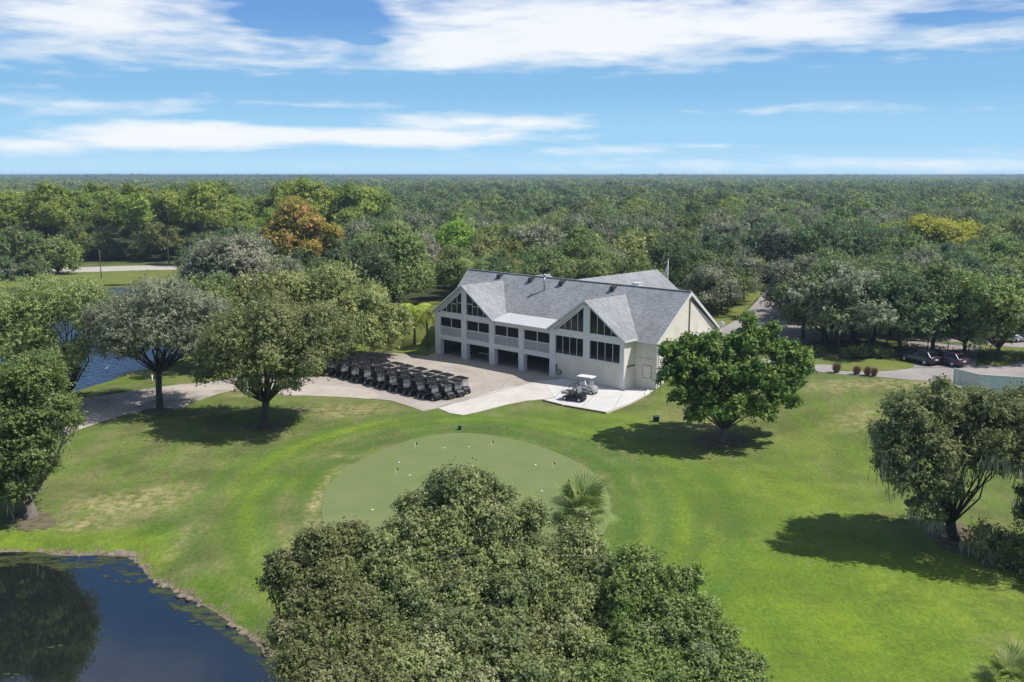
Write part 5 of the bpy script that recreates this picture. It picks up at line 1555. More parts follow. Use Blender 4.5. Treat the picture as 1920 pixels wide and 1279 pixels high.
FGL = tree('live_oak', 'foreground live oak leaning over the near pond bank, left of the largest one', (-7.0, 33.5, gz(-7, 33.5)),
     lob((598, 1030, 38, 42), (655, 1020, 38.6, 34), (550, 1082, 37, 38), (625, 1085, 37.3, 46), (575, 1145, 36, 48), (655, 1150, 36, 52), (545, 1200, 35, 42), (620, 1210, 34.5, 56), (690, 1225, 34, 52), (560, 1262, 33, 50), (650, 1290, 32.3, 66), (740, 1310, 31.8, 66), (600, 1340, 31, 80), (525, 1060, 37.4, 20), (505, 1100, 36.8, 16), (700, 1340, 31, 80)),
     'oak', 230000, .135, 2, .42, twl=3.2, sub=11, subr=.27, squash=.9, fill=.95, alt_p=.25, clump_var=.36, loose=.16)
FGR = tree('live_oak', 'dark foreground live oak reaching right over the bright lawn', (6.5, 33.0, gz(6.5, 33)),
     lob((1205, 1072, 37, 38), (1262, 1105, 36.3, 36), (1178, 1130, 36, 44), (1240, 1155, 35.3, 46), (1305, 1165, 34.8, 38), (1345, 1210, 33.6, 42), (1280, 1215, 33.8, 50), (1200, 1215, 34.3, 56), (1395, 1262, 32.5, 34), (1330, 1272, 32.3, 50), (1250, 1285, 32, 62), (1160, 1290, 32, 62), (1100, 1320, 31.5, 60), (1290, 1345, 30.8, 80), (1180, 1350, 30.8, 80), (1302, 1088, 36.4, 18), (1180, 1050, 37.3, 16), (1400, 1310, 31.5, 50)),
     'oakgreen', 240000, .135, 3, .45, twl=3.2, sub=11, subr=.27, squash=.9, fill=.95, clump_var=.36, loose=.16)
ORA = tree('live_oak', 'moss hung live oak casting the long shadow at the right edge', base_at(1788, 1012),
     lob((1700, 775, 60.5, 44), (1762, 762, 61, 46), (1828, 772, 61, 50), (1888, 790, 61, 50), (1680, 832, 60, 38), (1745, 840, 59.5, 54), (1822, 845, 60, 54), (1885, 860, 60, 44), (1706, 900, 59, 36), (1725, 950, 58.5, 18), (1752, 968, 58, 16), (1768, 915, 59, 40), (1650, 812, 60, 18), (1662, 872, 59.5, 20), (1765, 724, 61, 14), (1925, 760, 61.5, 44), (1655, 845, 59.5, 14)),
     'oak', 80000, .18, 4, .36, moss=900, deep=.28, sub=10, subr=.30, alt_p=.25, clump_var=.36, loose=.18)
ORB = tree('live_oak', 'live oak at the right edge with a leaning mossy trunk', (35.0, 57.0, gz(35.0, 57.0)),
     lob((1840, 1010, 57, 34), (1890, 1030, 56.5, 40), (1950, 985, 57, 46), (1940, 1060, 55, 44), (1955, 870, 58, 50), (2010, 850, 57, 80), (1880, 1075, 56, 28), (2040, 1000, 56, 80), (1985, 780, 58, 60), (2080, 900, 55, 90), (2000, 1100, 53, 60), (1925, 930, 57.5, 20), (1935, 865, 54.5, 44), (1885, 845, 55.5, 36), (1995, 900, 54, 60), (1960, 800, 55.5, 50), (1980, 1060, 53, 40)),
     'oak', 80000, .18, 5, .40, moss=1500, sub=12, subr=.30, deep=.2, loose=.18)
LE = tree('live_oak', 'live oak with a pale flared trunk at the left edge above the near pond', base_at(58, 972),
     lob((60, 715, 66.5, 62), (10, 745, 66.5, 68), (105, 770, 66, 44), (60, 800, 66, 66), (10, 845, 65.5, 64), (62, 865, 65, 46), (35, 915, 65, 44), (-40, 800, 66, 80), (-50, 900, 65, 60), (132, 790, 66, 20), (-10, 930, 64.5, 30), (-60, 700, 67, 60)),
     'oakgreen', 120000, .18, 6, .42, bark='palebark', moss=500, deep=.35, sub=20, subr=.30)
LB = tree('live_oak', 'live oak between the near pond tree and the back pond, hung with moss', base_at(138, 752),
     lob((60, 590, 104, 62), (130, 575, 104, 60), (0, 600, 104, 66), (175, 610, 103, 40), (60, 640, 102, 50), (0, 660, 102, 60), (105, 690, 100.5, 46), (100, 725, 100, 30), (150, 655, 101, 22), (-70, 620, 103, 70), (190, 575, 104, 36), (165, 555, 105, 32), (70, 545, 106, 34), (185, 630, 102, 26)),
     'olive', 70000, .23, 7, .38, moss=600, deep=.4)
L2 = tree('live_oak', 'grey green live oak on the sandy ground beside the cart path', base_at(300, 770),
     lob((240, 592, 97.5, 52), (300, 572, 98, 56), (355, 588, 98, 50), (220, 632, 96, 40), (290, 625, 96.5, 52), (355, 640, 96.5, 42), (395, 622, 98, 34), (190, 622, 97, 24), (240, 660, 95.5, 24), (400, 588, 98.5, 34), (205, 650, 96, 26), (385, 655, 96, 30), (180, 595, 97.5, 26), (330, 548, 99, 26), (425, 615, 98, 24)),
     'grey', 56000, .215, 8, .36, moss=300, deep=.55)
L3 = tree('live_oak', 'dense live oak on the lawn in front of the cart path', base_at(497, 800),
     lob((435, 630, 90, 52), (505, 610, 91, 60), (578, 630, 91, 54), (428, 682, 89, 40), (498, 672, 89, 56), (566, 684, 89, 48), (612, 655, 92, 34), (402, 655, 90, 28), (636, 628, 93, 32), (600, 600, 92, 34), (470, 720, 88.5, 24), (385, 705, 89.5, 20), (540, 722, 89, 20)),
     'oak', 72000, .215, 9, .40, moss=200, deep=.5)
L4 = tree('live_oak', 'live oak overhanging the rear of the golf cart rows', base_at(578, 701),
     lob((560, 640, 114, 36), (600, 612, 114, 38), (636, 622, 115, 30), (640, 645, 114, 18)), 'oak', 26000, .28, 10, .30)
FC = tree('broad_leaved_tree', 'bright green broad leaved tree on the slope right of the clubhouse', base_at(1352, 828),
     lob((1275, 668, 85, 28), (1318, 655, 86, 26), (1355, 668, 86, 28), (1412, 628, 86.5, 22), (1388, 655, 86, 30), (1440, 648, 86.3, 24), (1470, 672, 86, 26), (1500, 668, 85.8, 18), (1488, 705, 85.5, 28), (1265, 705, 84, 28), (1310, 705, 84, 34), (1358, 712, 84, 38), (1408, 705, 84, 36), (1445, 722, 84, 34),
         (1470, 748, 84.5, 26), (1285, 745, 83.7, 28), (1330, 762, 83.3, 30), (1380, 765, 83.3, 34), (1428, 775, 84, 26), (1250, 660, 85.5, 14), (1300, 780, 83.2, 16), (1405, 600, 86.8, 12), (1512, 690, 85.5, 12), (1290, 640, 86, 12), (1340, 635, 86.3, 12), (1450, 618, 86.6, 12), (1480, 650, 86.2, 12)),
     'ficus', 50000, .25, 11, .30, aspect=1.6, sub=9, subr=.34, alt_p=.35, clump_var=.5, fill=1.0, loose=.06, deep=.42, twl=1.8, bark='palebark')
named_xy = [(o.location.x, o.location.y) for o in (ORA, ORB, LE, LB, L2, L3, L4, FC)]
midtrees = [
    ('live_oak', 'large grey green live oak between the back pond and the autumn coloured tree', (-46, 141), [(395, 495, 143, 50), (455, 485, 144, 56), (420, 545, 141, 50), (485, 545, 141, 52), (370, 530, 142, 36), (530, 520, 143, 36), (440, 590, 139, 36)], 'grey', 62000),
    ('live_oak', 'yellow green spreading tree behind the golf carts', (-27, 127), [(565, 560, 127, 52), (625, 545, 128, 54), (680, 575, 127, 50), (600, 610, 125, 54), (675, 622, 124, 42), (735, 610, 126, 38), (722, 642, 123, 24), (650, 590, 126, 50), (600, 650, 121, 24)], 'olive', 75000),
    ('live_oak', 'dark green tree with a forked trunk left of the lime palms', (-21, 158), [(700, 490, 160, 52), (755, 480, 161, 52), (730, 530, 158, 48), (690, 545, 158, 36), (780, 525, 159, 36), (740, 445, 162, 34)], 'mid', 60000),
    ('autumn_tree', 'tall autumn coloured tree with orange and yellow leaves on the left', (-45, 188), [(548, 395, 190, 26), (565, 415, 190, 30), (530, 430, 188, 24), (512, 445, 188, 24), (552, 455, 188, 30), (590, 430, 189, 22), (625, 438, 189, 16), (580, 470, 187, 26), (532, 475, 187, 20)], 'orange', 26000),
    ('lime_tree', 'bright lime green tree behind the left gable', (-12, 205), [(855, 440, 205, 24), (835, 450, 204, 16), (878, 450, 204, 18), (858, 462, 203, 20)], 'lime', 16000),
    ('bare_tree', 'leafless grey tree between the dark tree and the lime green one', (-17, 178), [(800, 455, 180, 22), (806, 480, 179, 20), (790, 500, 178, 14), (802, 520, 178, 14)], 'brown', 3600),
    ('yellow_tree', 'bright yellow leaved tree in the woods at far right', (105, 225), [(1730, 430, 226, 26), (1762, 440, 226, 30), (1795, 445, 226, 30), (1815, 440, 227, 24), (1790, 465, 224, 26), (1830, 470, 224, 20)], 'yellow', 26000),
    ('yellow_tree', 'small yellow tinged tree in the woods above the top of the drive', (68, 250), [(1425, 422, 250, 14), (1440, 430, 250, 12), (1410, 432, 250, 12)], 'yellow', 7000),
    ('oak', 'olive tree with yellowish leaves left of the bright yellow tree', (82, 235), [(1620, 455, 235, 26), (1655, 448, 236, 26), (1640, 470, 233, 26), (1690, 470, 234, 24)], 'pine', 20000),
]
for nm, lab, (bx, by), lbs, sp, n in midtrees:
    nm = 'broad_oak' if nm == 'oak' else nm
    tree(nm, lab, (bx, by, gz(bx, by)), lob(*lbs), sp, n, .32 if by < 170 else .42, hash(lab) % 1000 if False else len(lab) * 7, .34, squash=.9, sub=12, subr=.36, alt_p=.35 if sp == 'orange' else .15, deep=.4)
    named_xy.append((bx, by))


for k, (px, py, rp, sp, lab) in enumerate([(30, 452, 52, 'mid', 'broad green tree at the left edge before the far road'), (105, 470, 46, 'oakgreen', 'rounded green tree before the left end of the far road'),
                                   (-30, 500, 50, 'dark', 'dark tree cut by the left edge above the back pond'), (60, 510, 34, 'dark', 'small dark tree on the back pond shore at far left'), (420, 470, 40, 'grey', 'pale grey green tree hiding the right end of the far road')]):
    Y = 236 if k < 2 else (222 if k < 4 else 232); c_ = AtY(px, py, Y)
    lb = [(float(c_[0]) + a * rp / 46 * 1.0, Y + b * rp / 46, float(c_[2]) + z_, rp / 46 * 3.0) for a, b, z_ in ((0, 0, 0.8), (-3.6, .5, -1), (3.6, -.5, -1), (-1.5, -2.4, -2), (2, 2, -.4), (0.4, -2, .4), (-3, 1, -3.2), (3.4, -1, -3.4), (0, -1, -3.6))]
    tree('broad_oak', lab, (float(c_[0]), Y, gz(c_[0], Y)), lb, sp, 22000, .42, 300 + k, .34, sub=10, subr=.36, clump_var=.34)
    named_xy.append((float(c_[0]), Y))
for k, (px, py, rx, ry) in enumerate([(498, 800, 52, 12), (578, 700, 60, 10), (300, 772, 40, 10), (1352, 826, 66, 22), (1790, 1008, 60, 34), (58, 975, 60, 26), (1686, 664, 30, 6), (1560, 664, 110, 9)]):
    rr = random.Random(k); pts_ = []
    for q in range(30):
        a = q / 30 * 6.283; f_ = rr.uniform(.62, .88); pts_.append(on_ground(px + rx * f_ * math.cos(a), py + ry * f_ * math.sin(a))[:2])
    sheet('leaf_litter', pts_, M['mulch'], lift=.045 if k not in (1, 2) else .062, smooth=3, skirt=.02)


# palms
def palm(name, label, base, h, fr, n, sp, seed, fan=False, dead=0, r0=.17, droop=1.0):
    root = empty(name, base); tag(root, label, 'palm')
    mb = MB(); mb.tube([(0, 0, -.3), (.05, 0, h * .5), (0, .03, h)], [r0 * 1.2, r0, r0 * .85], 10); mb.build('trunk', M['palebark'], root)
    rng = np.random.default_rng(seed); Ps = []; Us = []; Vs = []; Ts = []
    Pd = []; Ud = []; Vd = []; Td = []
    for i in range(n + dead):
        dd = i >= n
        az = rng.uniform(0, 6.283); e0 = rng.uniform(-.3, 1.25) if not dd else rng.uniform(-1.3, -.7)
        L_ = fr * rng.uniform(.8, 1.1)
        pos = np.array([0, 0, h + .1]); dirv = np.array([math.cos(az) * math.cos(e0), math.sin(az) * math.cos(e0), math.sin(e0)])
        side = np.array([-math.sin(az), math.cos(az), 0.0]); tn = rng.random()
        if fan:
            pe = pos + dirv * L_ * .5
            for k in range(26):
                a = (k / 25 - .5) * 4.4; d2 = dirv * math.cos(a) + side * math.sin(a); d2[2] -= .30 * droop; d2 /= np.linalg.norm(d2)
                ln = L_ * .5 * rng.uniform(.8, 1.1)
                up_ = np.cross(d2, np.cross(dirv, side)); up_ /= np.linalg.norm(up_)
                tgt = (Pd, Ud, Vd, Td) if dd else (Ps, Us, Vs, Ts)
                tgt[0].append(pe + d2 * ln * .5); tgt[1].append(d2 * ln * .5); tgt[2].append(up_ * .035); tgt[3].append((tn, rng.random(), .0))
            tgt[0].append((pos + pe) / 2); tgt[1].append((pe - pos) / 2); tgt[2].append(side * .02); tgt[3].append((tn, .5, 0))
        else:
            m_ = 16; seg = L_ / m_; d = dirv.copy()
            for k in range(m_):
                pos = pos + d * seg; d[2] -= .11 * droop; d /= np.linalg.norm(d)
                tgt = (Pd, Ud, Vd, Td) if dd else (Ps, Us, Vs, Ts)
                tgt[0].append(pos); tgt[1].append(d * seg * .6); tgt[2].append(side * .02); tgt[3].append((tn, .5, 0))
                for sg in (-1, 1):
                    for q in range(2):
                        ll = fr * .26 * math.sin(math.pi * (k + .8) / (m_ + 1)) + .1
                        ld = side * sg * .8 + d * .35 + np.array([0, 0, -.45 - .2 * rng.random()]); ld /= np.linalg.norm(ld)
                        tgt[0].append(pos + d * seg * q * .5 + ld * ll * .5); tgt[1].append(ld * ll * .5); tgt[2].append(d * .035); tgt[3].append((tn + rng.normal(0, .1), rng.random(), .2 * rng.random()))
    o = bpy.data.objects.new('fronds', quads_mesh('fronds', np.array(Ps), np.array(Us), np.array(Vs), np.array(Ts), LM[sp])); col.objects.link(o); setpar(o, root)
    if dead:
        o = bpy.data.objects.new('dead_fronds', quads_mesh('dead_fronds', np.array(Pd), np.array(Ud), np.array(Vd), np.array(Td), LM['deadpalm'])); col.objects.link(o); setpar(o, root)


def palm_at(px, py_crown, Y, **k):
    p = AtY(px, py_crown, Y); z = gz(p[0], p[1]); return dict(base=(float(p[0]), float(p[1]), z), h=float(p[2]) - z, **k)


palm('fan_palm', 'fan palm with brown dead fronds rising beside the largest foreground oak', **palm_at(1092, 958, 42.0, fr=2.0, n=46, sp='palm', seed=1, fan=True, dead=9, r0=.2))
palm('feather_palm', 'left lime green feather palm at the left end of the clubhouse', **palm_at(776, 583, 134, fr=3.5, n=34, sp='limepalm', seed=2, droop=1.2))
palm('feather_palm', 'right lime green feather palm closest to the clubhouse wall', **palm_at(800, 586, 132, fr=2.9, n=28, sp='limepalm', seed=3, droop=1.2))
palm('feather_palm', 'pale drooping feather palm showing above the main ridge', **palm_at(962, 500, 165, fr=4.2, n=30, sp='palm', seed=4, droop=1.3))
palm('feather_palm', 'green feather palm behind the left part of the ridge', **palm_at(892, 500, 160, fr=4.2, n=30, sp='oakgreen', seed=5, droop=1.0))
palm('feather_palm', 'green feather palm just right of the pale drooping palm', **palm_at(1000, 497, 172, fr=4.2, n=30, sp='mid', seed=6, droop=1.0))
palm('fan_palm', 'small fan palm at the bottom right corner of the lawn', **palm_at(1893, 1278, 39.6, fr=1.9, n=34, sp='palm', seed=7, fan=True, r0=.16))

# ------------------------------------------------------------------ the woods
LODS = {}
SHAPES = {}


def proto_lobes(kind, seed):
    r = random.Random(seed)
    if kind == 'pine':
        return [(r.uniform(-2.2, 2.2), r.uniform(-2.2, 2.2), r.uniform(9.5, 13.5), r.uniform(1.5, 2.4)) for _ in range(9)]
    if kind == 'cone':
        return [(0, 0, 3 + k * 1.5, 2.6 - k * .27) for k in range(9)]
    out = [(0, 0, 8.4, 3.1)]
    for k in range(12):
        a = k * 2.4 + r.uniform(-.3, .3); q = r.uniform(2.4, 5.0)
        out.append((q * math.cos(a), q * math.sin(a), r.uniform(4.6, 8.4) if k % 3 else r.uniform(3.4, 4.6), r.uniform(1.8, 2.8)))
    return out


SPECIES = [('oak_tree', 'dark', 'oak', 'dark green'), ('oak_tree', 'mid', 'oak', 'mid green'), ('oak_tree', 'grey', 'oak', 'grey green'), ('oak_tree', 'olive', 'oak', 'olive green'),
           ('pine_tree', 'pine', 'pine', 'yellow green'), ('conifer_tree', 'dark', 'cone', 'dark conical'), ('oak_tree', 'oakgreen', 'oak', 'fresh green'), ('oak_tree', 'yellow', 'oak', 'yellowish')]
PRO = {}
for i, (nm, sp, shp, _) in enumerate(SPECIES):
    PRO[i] = []
    for v in range(3 if shp != 'cone' else 1):
        lb = proto_lobes(shp, i * 10 + v)
        P = leaves(lb, 19000 if shp != 'cone' else 7000, .40, i * 7 + v, sub=8, subr=.36, squash=.85, clump_var=.34)
        cm = quads_mesh('crown', *P, LM[sp])
        mb = MB(); limb_mesh(mb, (0, 0, 0), lb, .26, i * 3 + v, nsub=1); to = mb.build('trunk', M['bark'])
        tm = to.data; bpy.data.objects.remove(to)
        PRO[i].append((cm, tm))


def place_tree(i, v, x, y, z, s, rot, label, group, trunk=True, tall=1.0):
    root = empty(SPECIES[i][0], (x, y, z), rot); root.scale = (s, s, s * tall); tag(root, label, 'tree', group)
    cm, tm = PRO[i][v % len(PRO[i])]
    o = bpy.data.objects.new('crown', cm); col.objects.link(o); o.parent = root
    o = bpy.data.objects.new('trunk', tm); col.objects.link(o); o.parent = root
    return root


# the row of oaks round the upper car park, bases read from the photograph
cpk = [((1541, 655), 1, 1.0, 'leftmost shaded oak of the row behind the road'), ((1571, 662), 2, 1.0, 'second shaded oak behind the road, near the dark shrub'), ((1598, 650), 1, .98, 'third oak of the row, behind the hedge'),
       ((1686, 662), 0, .92, 'oak standing just left of the black car'), ((1750, 660), 1, 1.05, 'oak rising between the black car and the plum one'), ((1807, 668), 6, .98, 'oak standing right of the plum car'),
       ((1871, 676), 6, .92, 'rightmost oak in the small grass island'), ((1638, 640), 0, 1.0, 'oak behind the pale pole and the fence'), ((1333, 590), 2, .78, 'grey oak on the grass island left of the drive'),
       ((1352, 583), 1, .8, 'second oak on the grass island left of the drive'), ((1378, 573), 2, .78, 'third oak on the grass island left of the drive'), ((1395, 562), 3, .74, 'farthest oak on the grass island left of the drive'),
       ((1548, 640), 0, 1.0, 'dark oak left of the row where the drive meets the road'), ((1505, 636), 2, 1.0, 'grey oak beside the bend of the drive'), ((1312, 575), 1, .9, 'oak just behind the right end of the clubhouse roof'),
       ((1290, 562), 0, .9, 'dark oak behind the flagpole'), ((1940, 672), 1, 1.0, 'oak partly cut off by the right edge of the photo')]
for k, (q, i, s, lab) in enumerate(cpk):
    x, y, z = on_ground(*q)
    place_tree(i, k, x, y, z, s * .98, k * 1.3, lab, 'oaks round the upper car park', tall=1.0); named_xy.append((x, y))
# two dark cones on the skyline
for px, pt, Y, lab in ((185, 338, 520, 'taller dark conical tree on the left skyline'), (208, 346, 520, 'shorter dark conical tree on the left skyline')):
    t_ = AtY(px, pt, Y); h = float(t_[2]); place_tree(5, 0, float(t_[0]), Y, 0, h / 16.0, 0, lab, 'conical trees on the left skyline'); named_xy.append((float(t_[0]), Y))

ex_polys = [lot, road_r, [p[:2] for p in pond2], [G(-900, 500)[:2], G(-900, 560)[:2], G(180, 541)[:2], G(352, 536)[:2], G(360, 497)[:2], G(640, 494)[:2], G(640, 492)[:2], G(-900, 499)[:2]],
            gp([(1180, 640), (1240, 560), (1290, 545), (1400, 535), (1470, 545), (1450, 600), (1380, 660), (1300, 660)]),
            [loc2w(-38, -4)[:2], loc2w(8, -4)[:2], loc2w(8, 19)[:2], loc2w(-8, 37)[:2], loc2w(-30, 37)[:2], loc2w(-40, 22)[:2]],
            gp([(640, 700), (600, 640), (735, 600), (750, 575), (860, 575), (840, 700)])]
rnd = random.Random(77); cand = []
sp_ = 9.0
gy = 120.0
while gy < 345:
    hw = gy * .62 + 8; gx = -hw
    while gx < hw:
        x = gx + rnd.uniform(-.42, .42) * sp_; y = gy + rnd.uniform(-.42, .42) * sp_
        cand.append((x, y, rnd.random(), rnd.random(), rnd.random())); gx += sp_
    gy += sp_
ca = np.array(cand)
ok = np.ones(len(ca), bool)
for pl in ex_polys:
    ok &= poly_sd(pl, ca[:, 0], ca[:, 1]) > 2.2
for (nx_, ny_) in named_xy:
    ok &= np.hypot(ca[:, 0] - nx_, ca[:, 1] - ny_) > 5.0
# a few oaks stand inside the car park rows
ca = ca[ok]
sdl = poly_sd(lot, ca[:, 0], ca[:, 1])
ca = ca[np.argsort(np.hypot(ca[:, 0], ca[:, 1]))]
lx = []
lb_ = np.array([G(1480, 600, 2.6)[:2], G(1920, 600, 2.6)[:2]])
lotrows = []
for rr_ in range(3):
    for k in range(9):
        a = on_ground(1478 + 62 * k + 25 * rr_ + rnd.uniform(-8, 8), (628, 602, 584)[rr_] + rnd.uniform(-3, 3)); lotrows.append(a)
for k, a in enumerate(lotrows):
    if min(math.dist(a[:2], n_) for n_ in named_xy) < 5: continue
    place_tree((1, 2, 0, 3)[k % 4], k, a[0], a[1], a[2], rnd.uniform(.80, .98), rnd.uniform(0, 6), 'spreading oak shading the upper car park', 'oaks inside the upper car park', tall=.95)
NIND = 258
Zc = gh(ca[:, 0], ca[:, 1])


def hn(x, y, f, ph): return math.sin(x * f + ph) * math.cos(y * f * 1.3 + ph * 2) + .5 * math.sin(x * f * 2.3 + y * f * 1.9 + ph)


def species_at(x, y, r1, r2):
    if x < -45 and y > 255:
        i = 4 if r1 < .72 else (1 if r1 < .86 else 3)
    else:
        q = hn(x, y, .035, 1.7) + (r1 - .5) * 2.0 + .12
        i = 0 if q < -.55 else (1 if q < .35 else (2 if q < .75 else (3 if q < 1.25 else 6)))
    return i


def zone(x, y):
    a = 960 + FPX * x / y
    if y > 262 and x < -45: return 'in the pine belt beyond the far road'
    if a < 420: return 'between the back pond and the far road'
    if a < 780: return 'in the wood behind the golf carts'
    if a < 1300: return 'in the wood behind the clubhouse roof'
    return 'in the wood beyond the upper car park'


for k in range(30):
    x = -175 + k * 4.4 + rnd.uniform(-1, 1); y = 277 + rnd.uniform(-1.5, 2.5) + (2.5 if x < -120 else 0)
    place_tree((4, 1, 3, 0, 6)[k % 5], k, x, y, -1.2, rnd.uniform(.50, .72), rnd.uniform(0, 6), 'low bushy tree at the edge of the pine belt by the far road', 'low bushy trees along the far road')
R0 = 0
for k in range(min(NIND, len(ca))):
    x, y, r1, r2, r3 = ca[k]; i = species_at(x, y, r1, r2)
    s = .66 + .44 * r3
    if i == 4: s *= 1.45
    u_ = 960 + FPX * x / y
    if (1680 < u_ < 1850 and 185 < y < 224) or (825 < u_ < 890 and 150 < y < 204) or (500 < u_ < 640 and 150 < y < 187): s *= .72
    zn = zone(x, y)
    if x < -45 and y > 262 and y < 285 and i != 4: s *= .8
    place_tree(i, int(r2 * 97), x, y, float(Zc[k]), s, r1 * 6.28, '%s tree %s' % (SPECIES[i][3], zn), '%s trees %s' % (SPECIES[i][3], zn), tall=.95 + .3 * r2)
    R0 = math.hypot(x, y)
rest = ca[NIND:]
print('individual radius', R0, 'rest', len(rest))


# beyond: one object whose points carry patches of canopy
MIXES = [[.52, .25, .08, .05, .08, .02], [.16, .28, .10, .24, .14, .08], [.30, .26, .18, .12, .12, .02]]


def hull_patch(name, size, ntrees, nleaf, leaf, seed, sub=8):
    rng = np.random.default_rng(seed); parts = []
    mats = [LM['dark'], LM['mid'], LM['grey'], LM['olive'], LM['oakgreen'], LM['pine']]
    g = int(math.sqrt(ntrees)); co = []; mi = []
    for a in range(g):
        for b in range(g):
            cx = (a + .5 + rng.uniform(-.35, .35)) / g * size - size / 2; cy = (b + .5 + rng.uniform(-.35, .35)) / g * size - size / 2
            s = rng.uniform(.65, 1.4)
            hs_ = rng.uniform(.8, 1.25); lb = [(cx, cy, 8.6 * s * hs_, 3.4 * s)] + [(cx + q_ * s * math.cos(t), cy + q_ * s * math.sin(t), rng.uniform(5.5, 8.6) * s * hs_, 2.6 * s) for t, q_ in zip(rng.uniform(0, 6.28, 8), rng.uniform(2.5, 5, 8))]
            P = list(leaves(lb, nleaf, leaf, int(rng.integers(1e6)), sub=sub, subr=.40, low=-.1, twig=3 if nleaf > 60 else 1, twl=.5, clump_var=.34, aspect=1.6)); nl_ = len(P[0])
            m_ = int(rng.choice(6, p=MIXES[seed % 3]))
            P.append(np.full(nl_, m_)); parts.append(P)
    A = [np.concatenate([p[i] for p in parts]) for i in range(5)]
    me = quads_mesh(name, *A[:4], mats[0])
    for q in mats[1:]: me.materials.append(q)
    me.polygons.foreach_set('material_index', A[4].astype(np.int32))
    return me


def instancer(name, pts, meshes, kind='stuff'):
    """pts: x,y,z,rot,scale,idx ; a Geometry Nodes tree places one of the meshes at every point"""
    me = bpy.data.meshes.new(name); pts = np.array(pts, float)
    me.vertices.add(len(pts)); me.vertices.foreach_set('co', pts[:, :3].astype(np.float32).ravel())
    for nm, c, t in (('rot', 3, 'FLOAT'), ('scl', 4, 'FLOAT'), ('pick', 5, 'INT')):
        at = me.attributes.new(nm, t, 'POINT'); at.data.foreach_set('value', pts[:, c].astype(np.int32 if t == 'INT' else np.float32))
    o = bpy.data.objects.new(name, me); col.objects.link(o); tag(o, kind=kind)
    ng = bpy.data.node_groups.new(name, 'GeometryNodeTree')
    ng.interface.new_socket('Geometry', in_out='INPUT', socket_type='NodeSocketGeometry'); ng.interface.new_socket('Geometry', in_out='OUTPUT', socket_type='NodeSocketGeometry')
    N, L = ng.nodes, ng.links
    gi = N.new('NodeGroupInput'); go = N.new('NodeGroupOutput'); ip = N.new('GeometryNodeInstanceOnPoints')
    mp = N.new('GeometryNodeMeshToPoints'); L.new(gi.outputs[0], mp.inputs[0]); L.new(mp.outputs[0], ip.inputs['Points'])
    gi2 = N.new('GeometryNodeGeometryToInstance')
    protos = []
    for k, m in enumerate(meshes):
        po = bpy.data.objects.new(name + '_tile', m); protos.append(po)
        oi = N.new('GeometryNodeObjectInfo'); oi.inputs['Object'].default_value = po; oi.inputs['As Instance'].default_value = True
        protos[k] = oi
    for oi in reversed(protos): L.new(oi.outputs['Geometry'], gi2.inputs[0])
    L.new(gi2.outputs[0], ip.inputs['Instance'])
    ip.inputs['Pick Instance'].default_value = True
    def attr(nm, t):
        a = N.new('GeometryNodeInputNamedAttribute'); a.data_type = t; a.inputs['Name'].default_value = nm
        return [q for q in a.outputs if q.enabled][0]
    L.new(attr('pick', 'INT'), ip.inputs['Instance Index'])
    cx = N.new('ShaderNodeCombineXYZ'); L.new(attr('rot', 'FLOAT'), cx.inputs[2]); L.new(cx.outputs[0], ip.inputs['Rotation'])
    L.new(attr('scl', 'FLOAT'), ip.inputs['Scale'])
    L.new(ip.outputs[0], go.inputs[0])
    md = o.modifiers.new('scatter', 'NODES'); md.node_group = ng
    return o


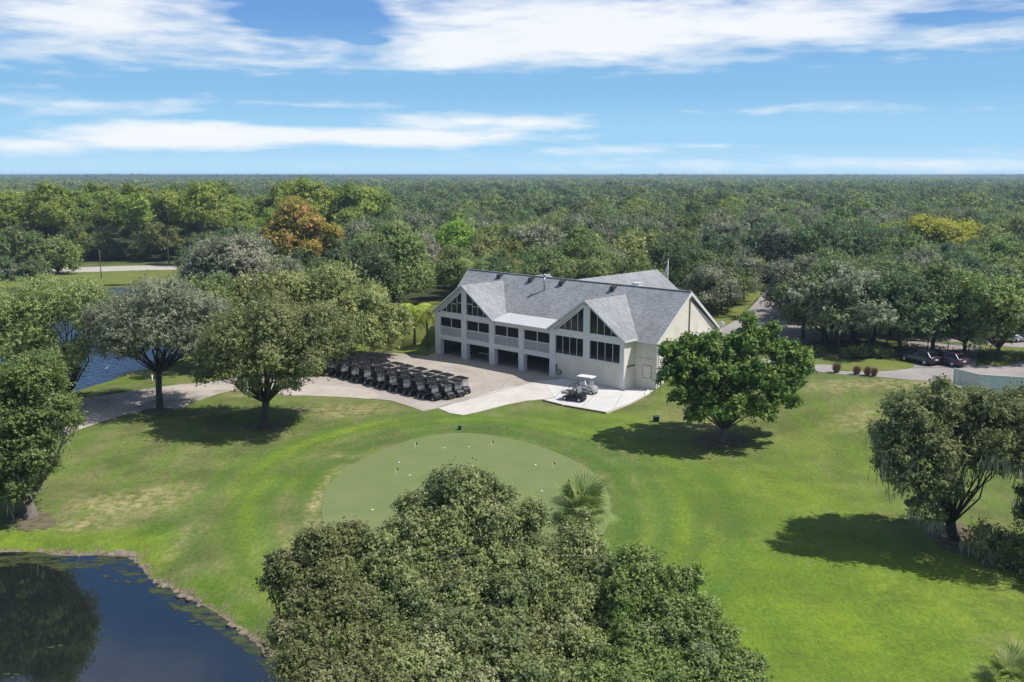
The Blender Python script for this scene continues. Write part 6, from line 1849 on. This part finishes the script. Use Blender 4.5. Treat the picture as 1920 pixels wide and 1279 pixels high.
rn = np.random.default_rng(5)
singles = [PRO[i][v][0] for i in (0, 1, 2, 3, 6, 4) for v in range(3)]
RM = 345.0
pts = []
for k in range(len(rest)):
    x, y, r1, r2, r3 = rest[k]
    i = {0: 0, 1: 1, 2: 2, 3: 3, 6: 4, 4: 5, 7: 3}[species_at(x, y, r1, r2)]
    pts.append((x, y, float(Zc[NIND + k]), r1 * 6.28, (.66 + .44 * r3) * (1.45 if i == 5 else 1), i * 3 + int(r2 * 97) % 3))
RANGES = [(345, 900, 34, 9, 2200, .8, 6), (900, 3000, 60, 25, 360, 1.8, 6), (3000, 15000, 240, 169, 54, 5.0, 3)]
tiles = list(singles); base_i = len(tiles)
for li, (ra, rb, size, nt, nl, lf, nv) in enumerate(RANGES):
    ms = [hull_patch('canopy_tile', size, nt, nl, lf, 100 * li + v, sub=6 if li else 8) for v in range(nv)]
    b0 = len(tiles); tiles += ms
    ymin = 0
    nx_ = int(rb * .75 / size) + 1
    for iy in range(int(ra * .6 / size), int(rb / size) + 1):
        for ix in range(-nx_, nx_ + 1):
            x = ix * size; y = iy * size
            if abs(x) > y * .70 + size * 2: continue
            # the nearest band butts against the planted rows at y = 345
            if li == 0 and y - size / 2 < ra - 2: continue
            if li > 0 and y - size / 2 < ra - size * .3: continue
            if y - size / 2 > rb: continue
            s = 1.0 if li < 2 else 1.0
            pts.append((x + rn.uniform(-1, 1), y + rn.uniform(-1, 1), rn.uniform(-2.2, .8) if li < 2 else rn.uniform(-3, 8), rn.integers(0, 4) * math.pi / 2, s * rn.uniform(.97, 1.08), b0 + (int((hn(x, y, .004, .6) + rn.normal(0, .35) > .15) + (hn(x, y, .006, 2.2) > .5) * 1) % 3 + 3 * int(rn.integers(0, nv // 3)))))
forest = instancer('distant_forest', pts, tiles)

# far buildings showing over the trees
for k, (px, Y, w_, h, lab) in enumerate([(1490, 900, 26, 13.5, 'pale roofed building among the far trees on the right'), (1545, 1300, 30, 14, 'long pale roof near the skyline right of centre'),
                                         (1300, 1500, 26, 14, 'small white roof near the skyline above the clubhouse'), (262, 1700, 40, 15, 'white building on the left skyline'),
                                         (1670, 1100, 20, 13.5, 'pale gabled house among the far trees at right'), (1010, 1900, 34, 15, 'white speck of a building on the central skyline'),
                                         (430, 2300, 60, 16, 'long low white building on the left skyline')]):
    x = (px - 960) / FPX * Y * 1.0; r = empty('far_house', (x, Y, 0), k * .4); tag(r, lab, 'building')
    m = MB(); m.box(-w_ / 2, w_ / 2, -6, 6, 0, h - 3); m.build('wall', M['farhouse'], r)
    m = MB(); m.prism([(-w_ / 2 - .5, -6.6, h - 3), (-w_ / 2 - .5, 6.6, h - 3), (-w_ / 2 - .5, 0, h)], (w_ + 1, 0, 0)); m.build('roof', M['whitemetal'], r)


# ------------------------------------------------------------------ haze
def haze():
    m, N, L = new_mat('thin_haze')
    out = N.new('ShaderNodeOutputMaterial'); v = N.new('ShaderNodeVolumePrincipled')
    v.inputs['Density'].default_value = HAZE_D; v.inputs['Color'].default_value = (0.62, 0.80, 1.0, 1); v.inputs['Anisotropy'].default_value = .3
    L.new(v.outputs[0], out.inputs['Volume'])
    mb = MB(); mb.box(-27000, 27000, -27000, 27000, -4, 27.5)
    o = mb.build('haze', m); tag(o, kind='stuff')


HAZE_D = 0.00022
haze()
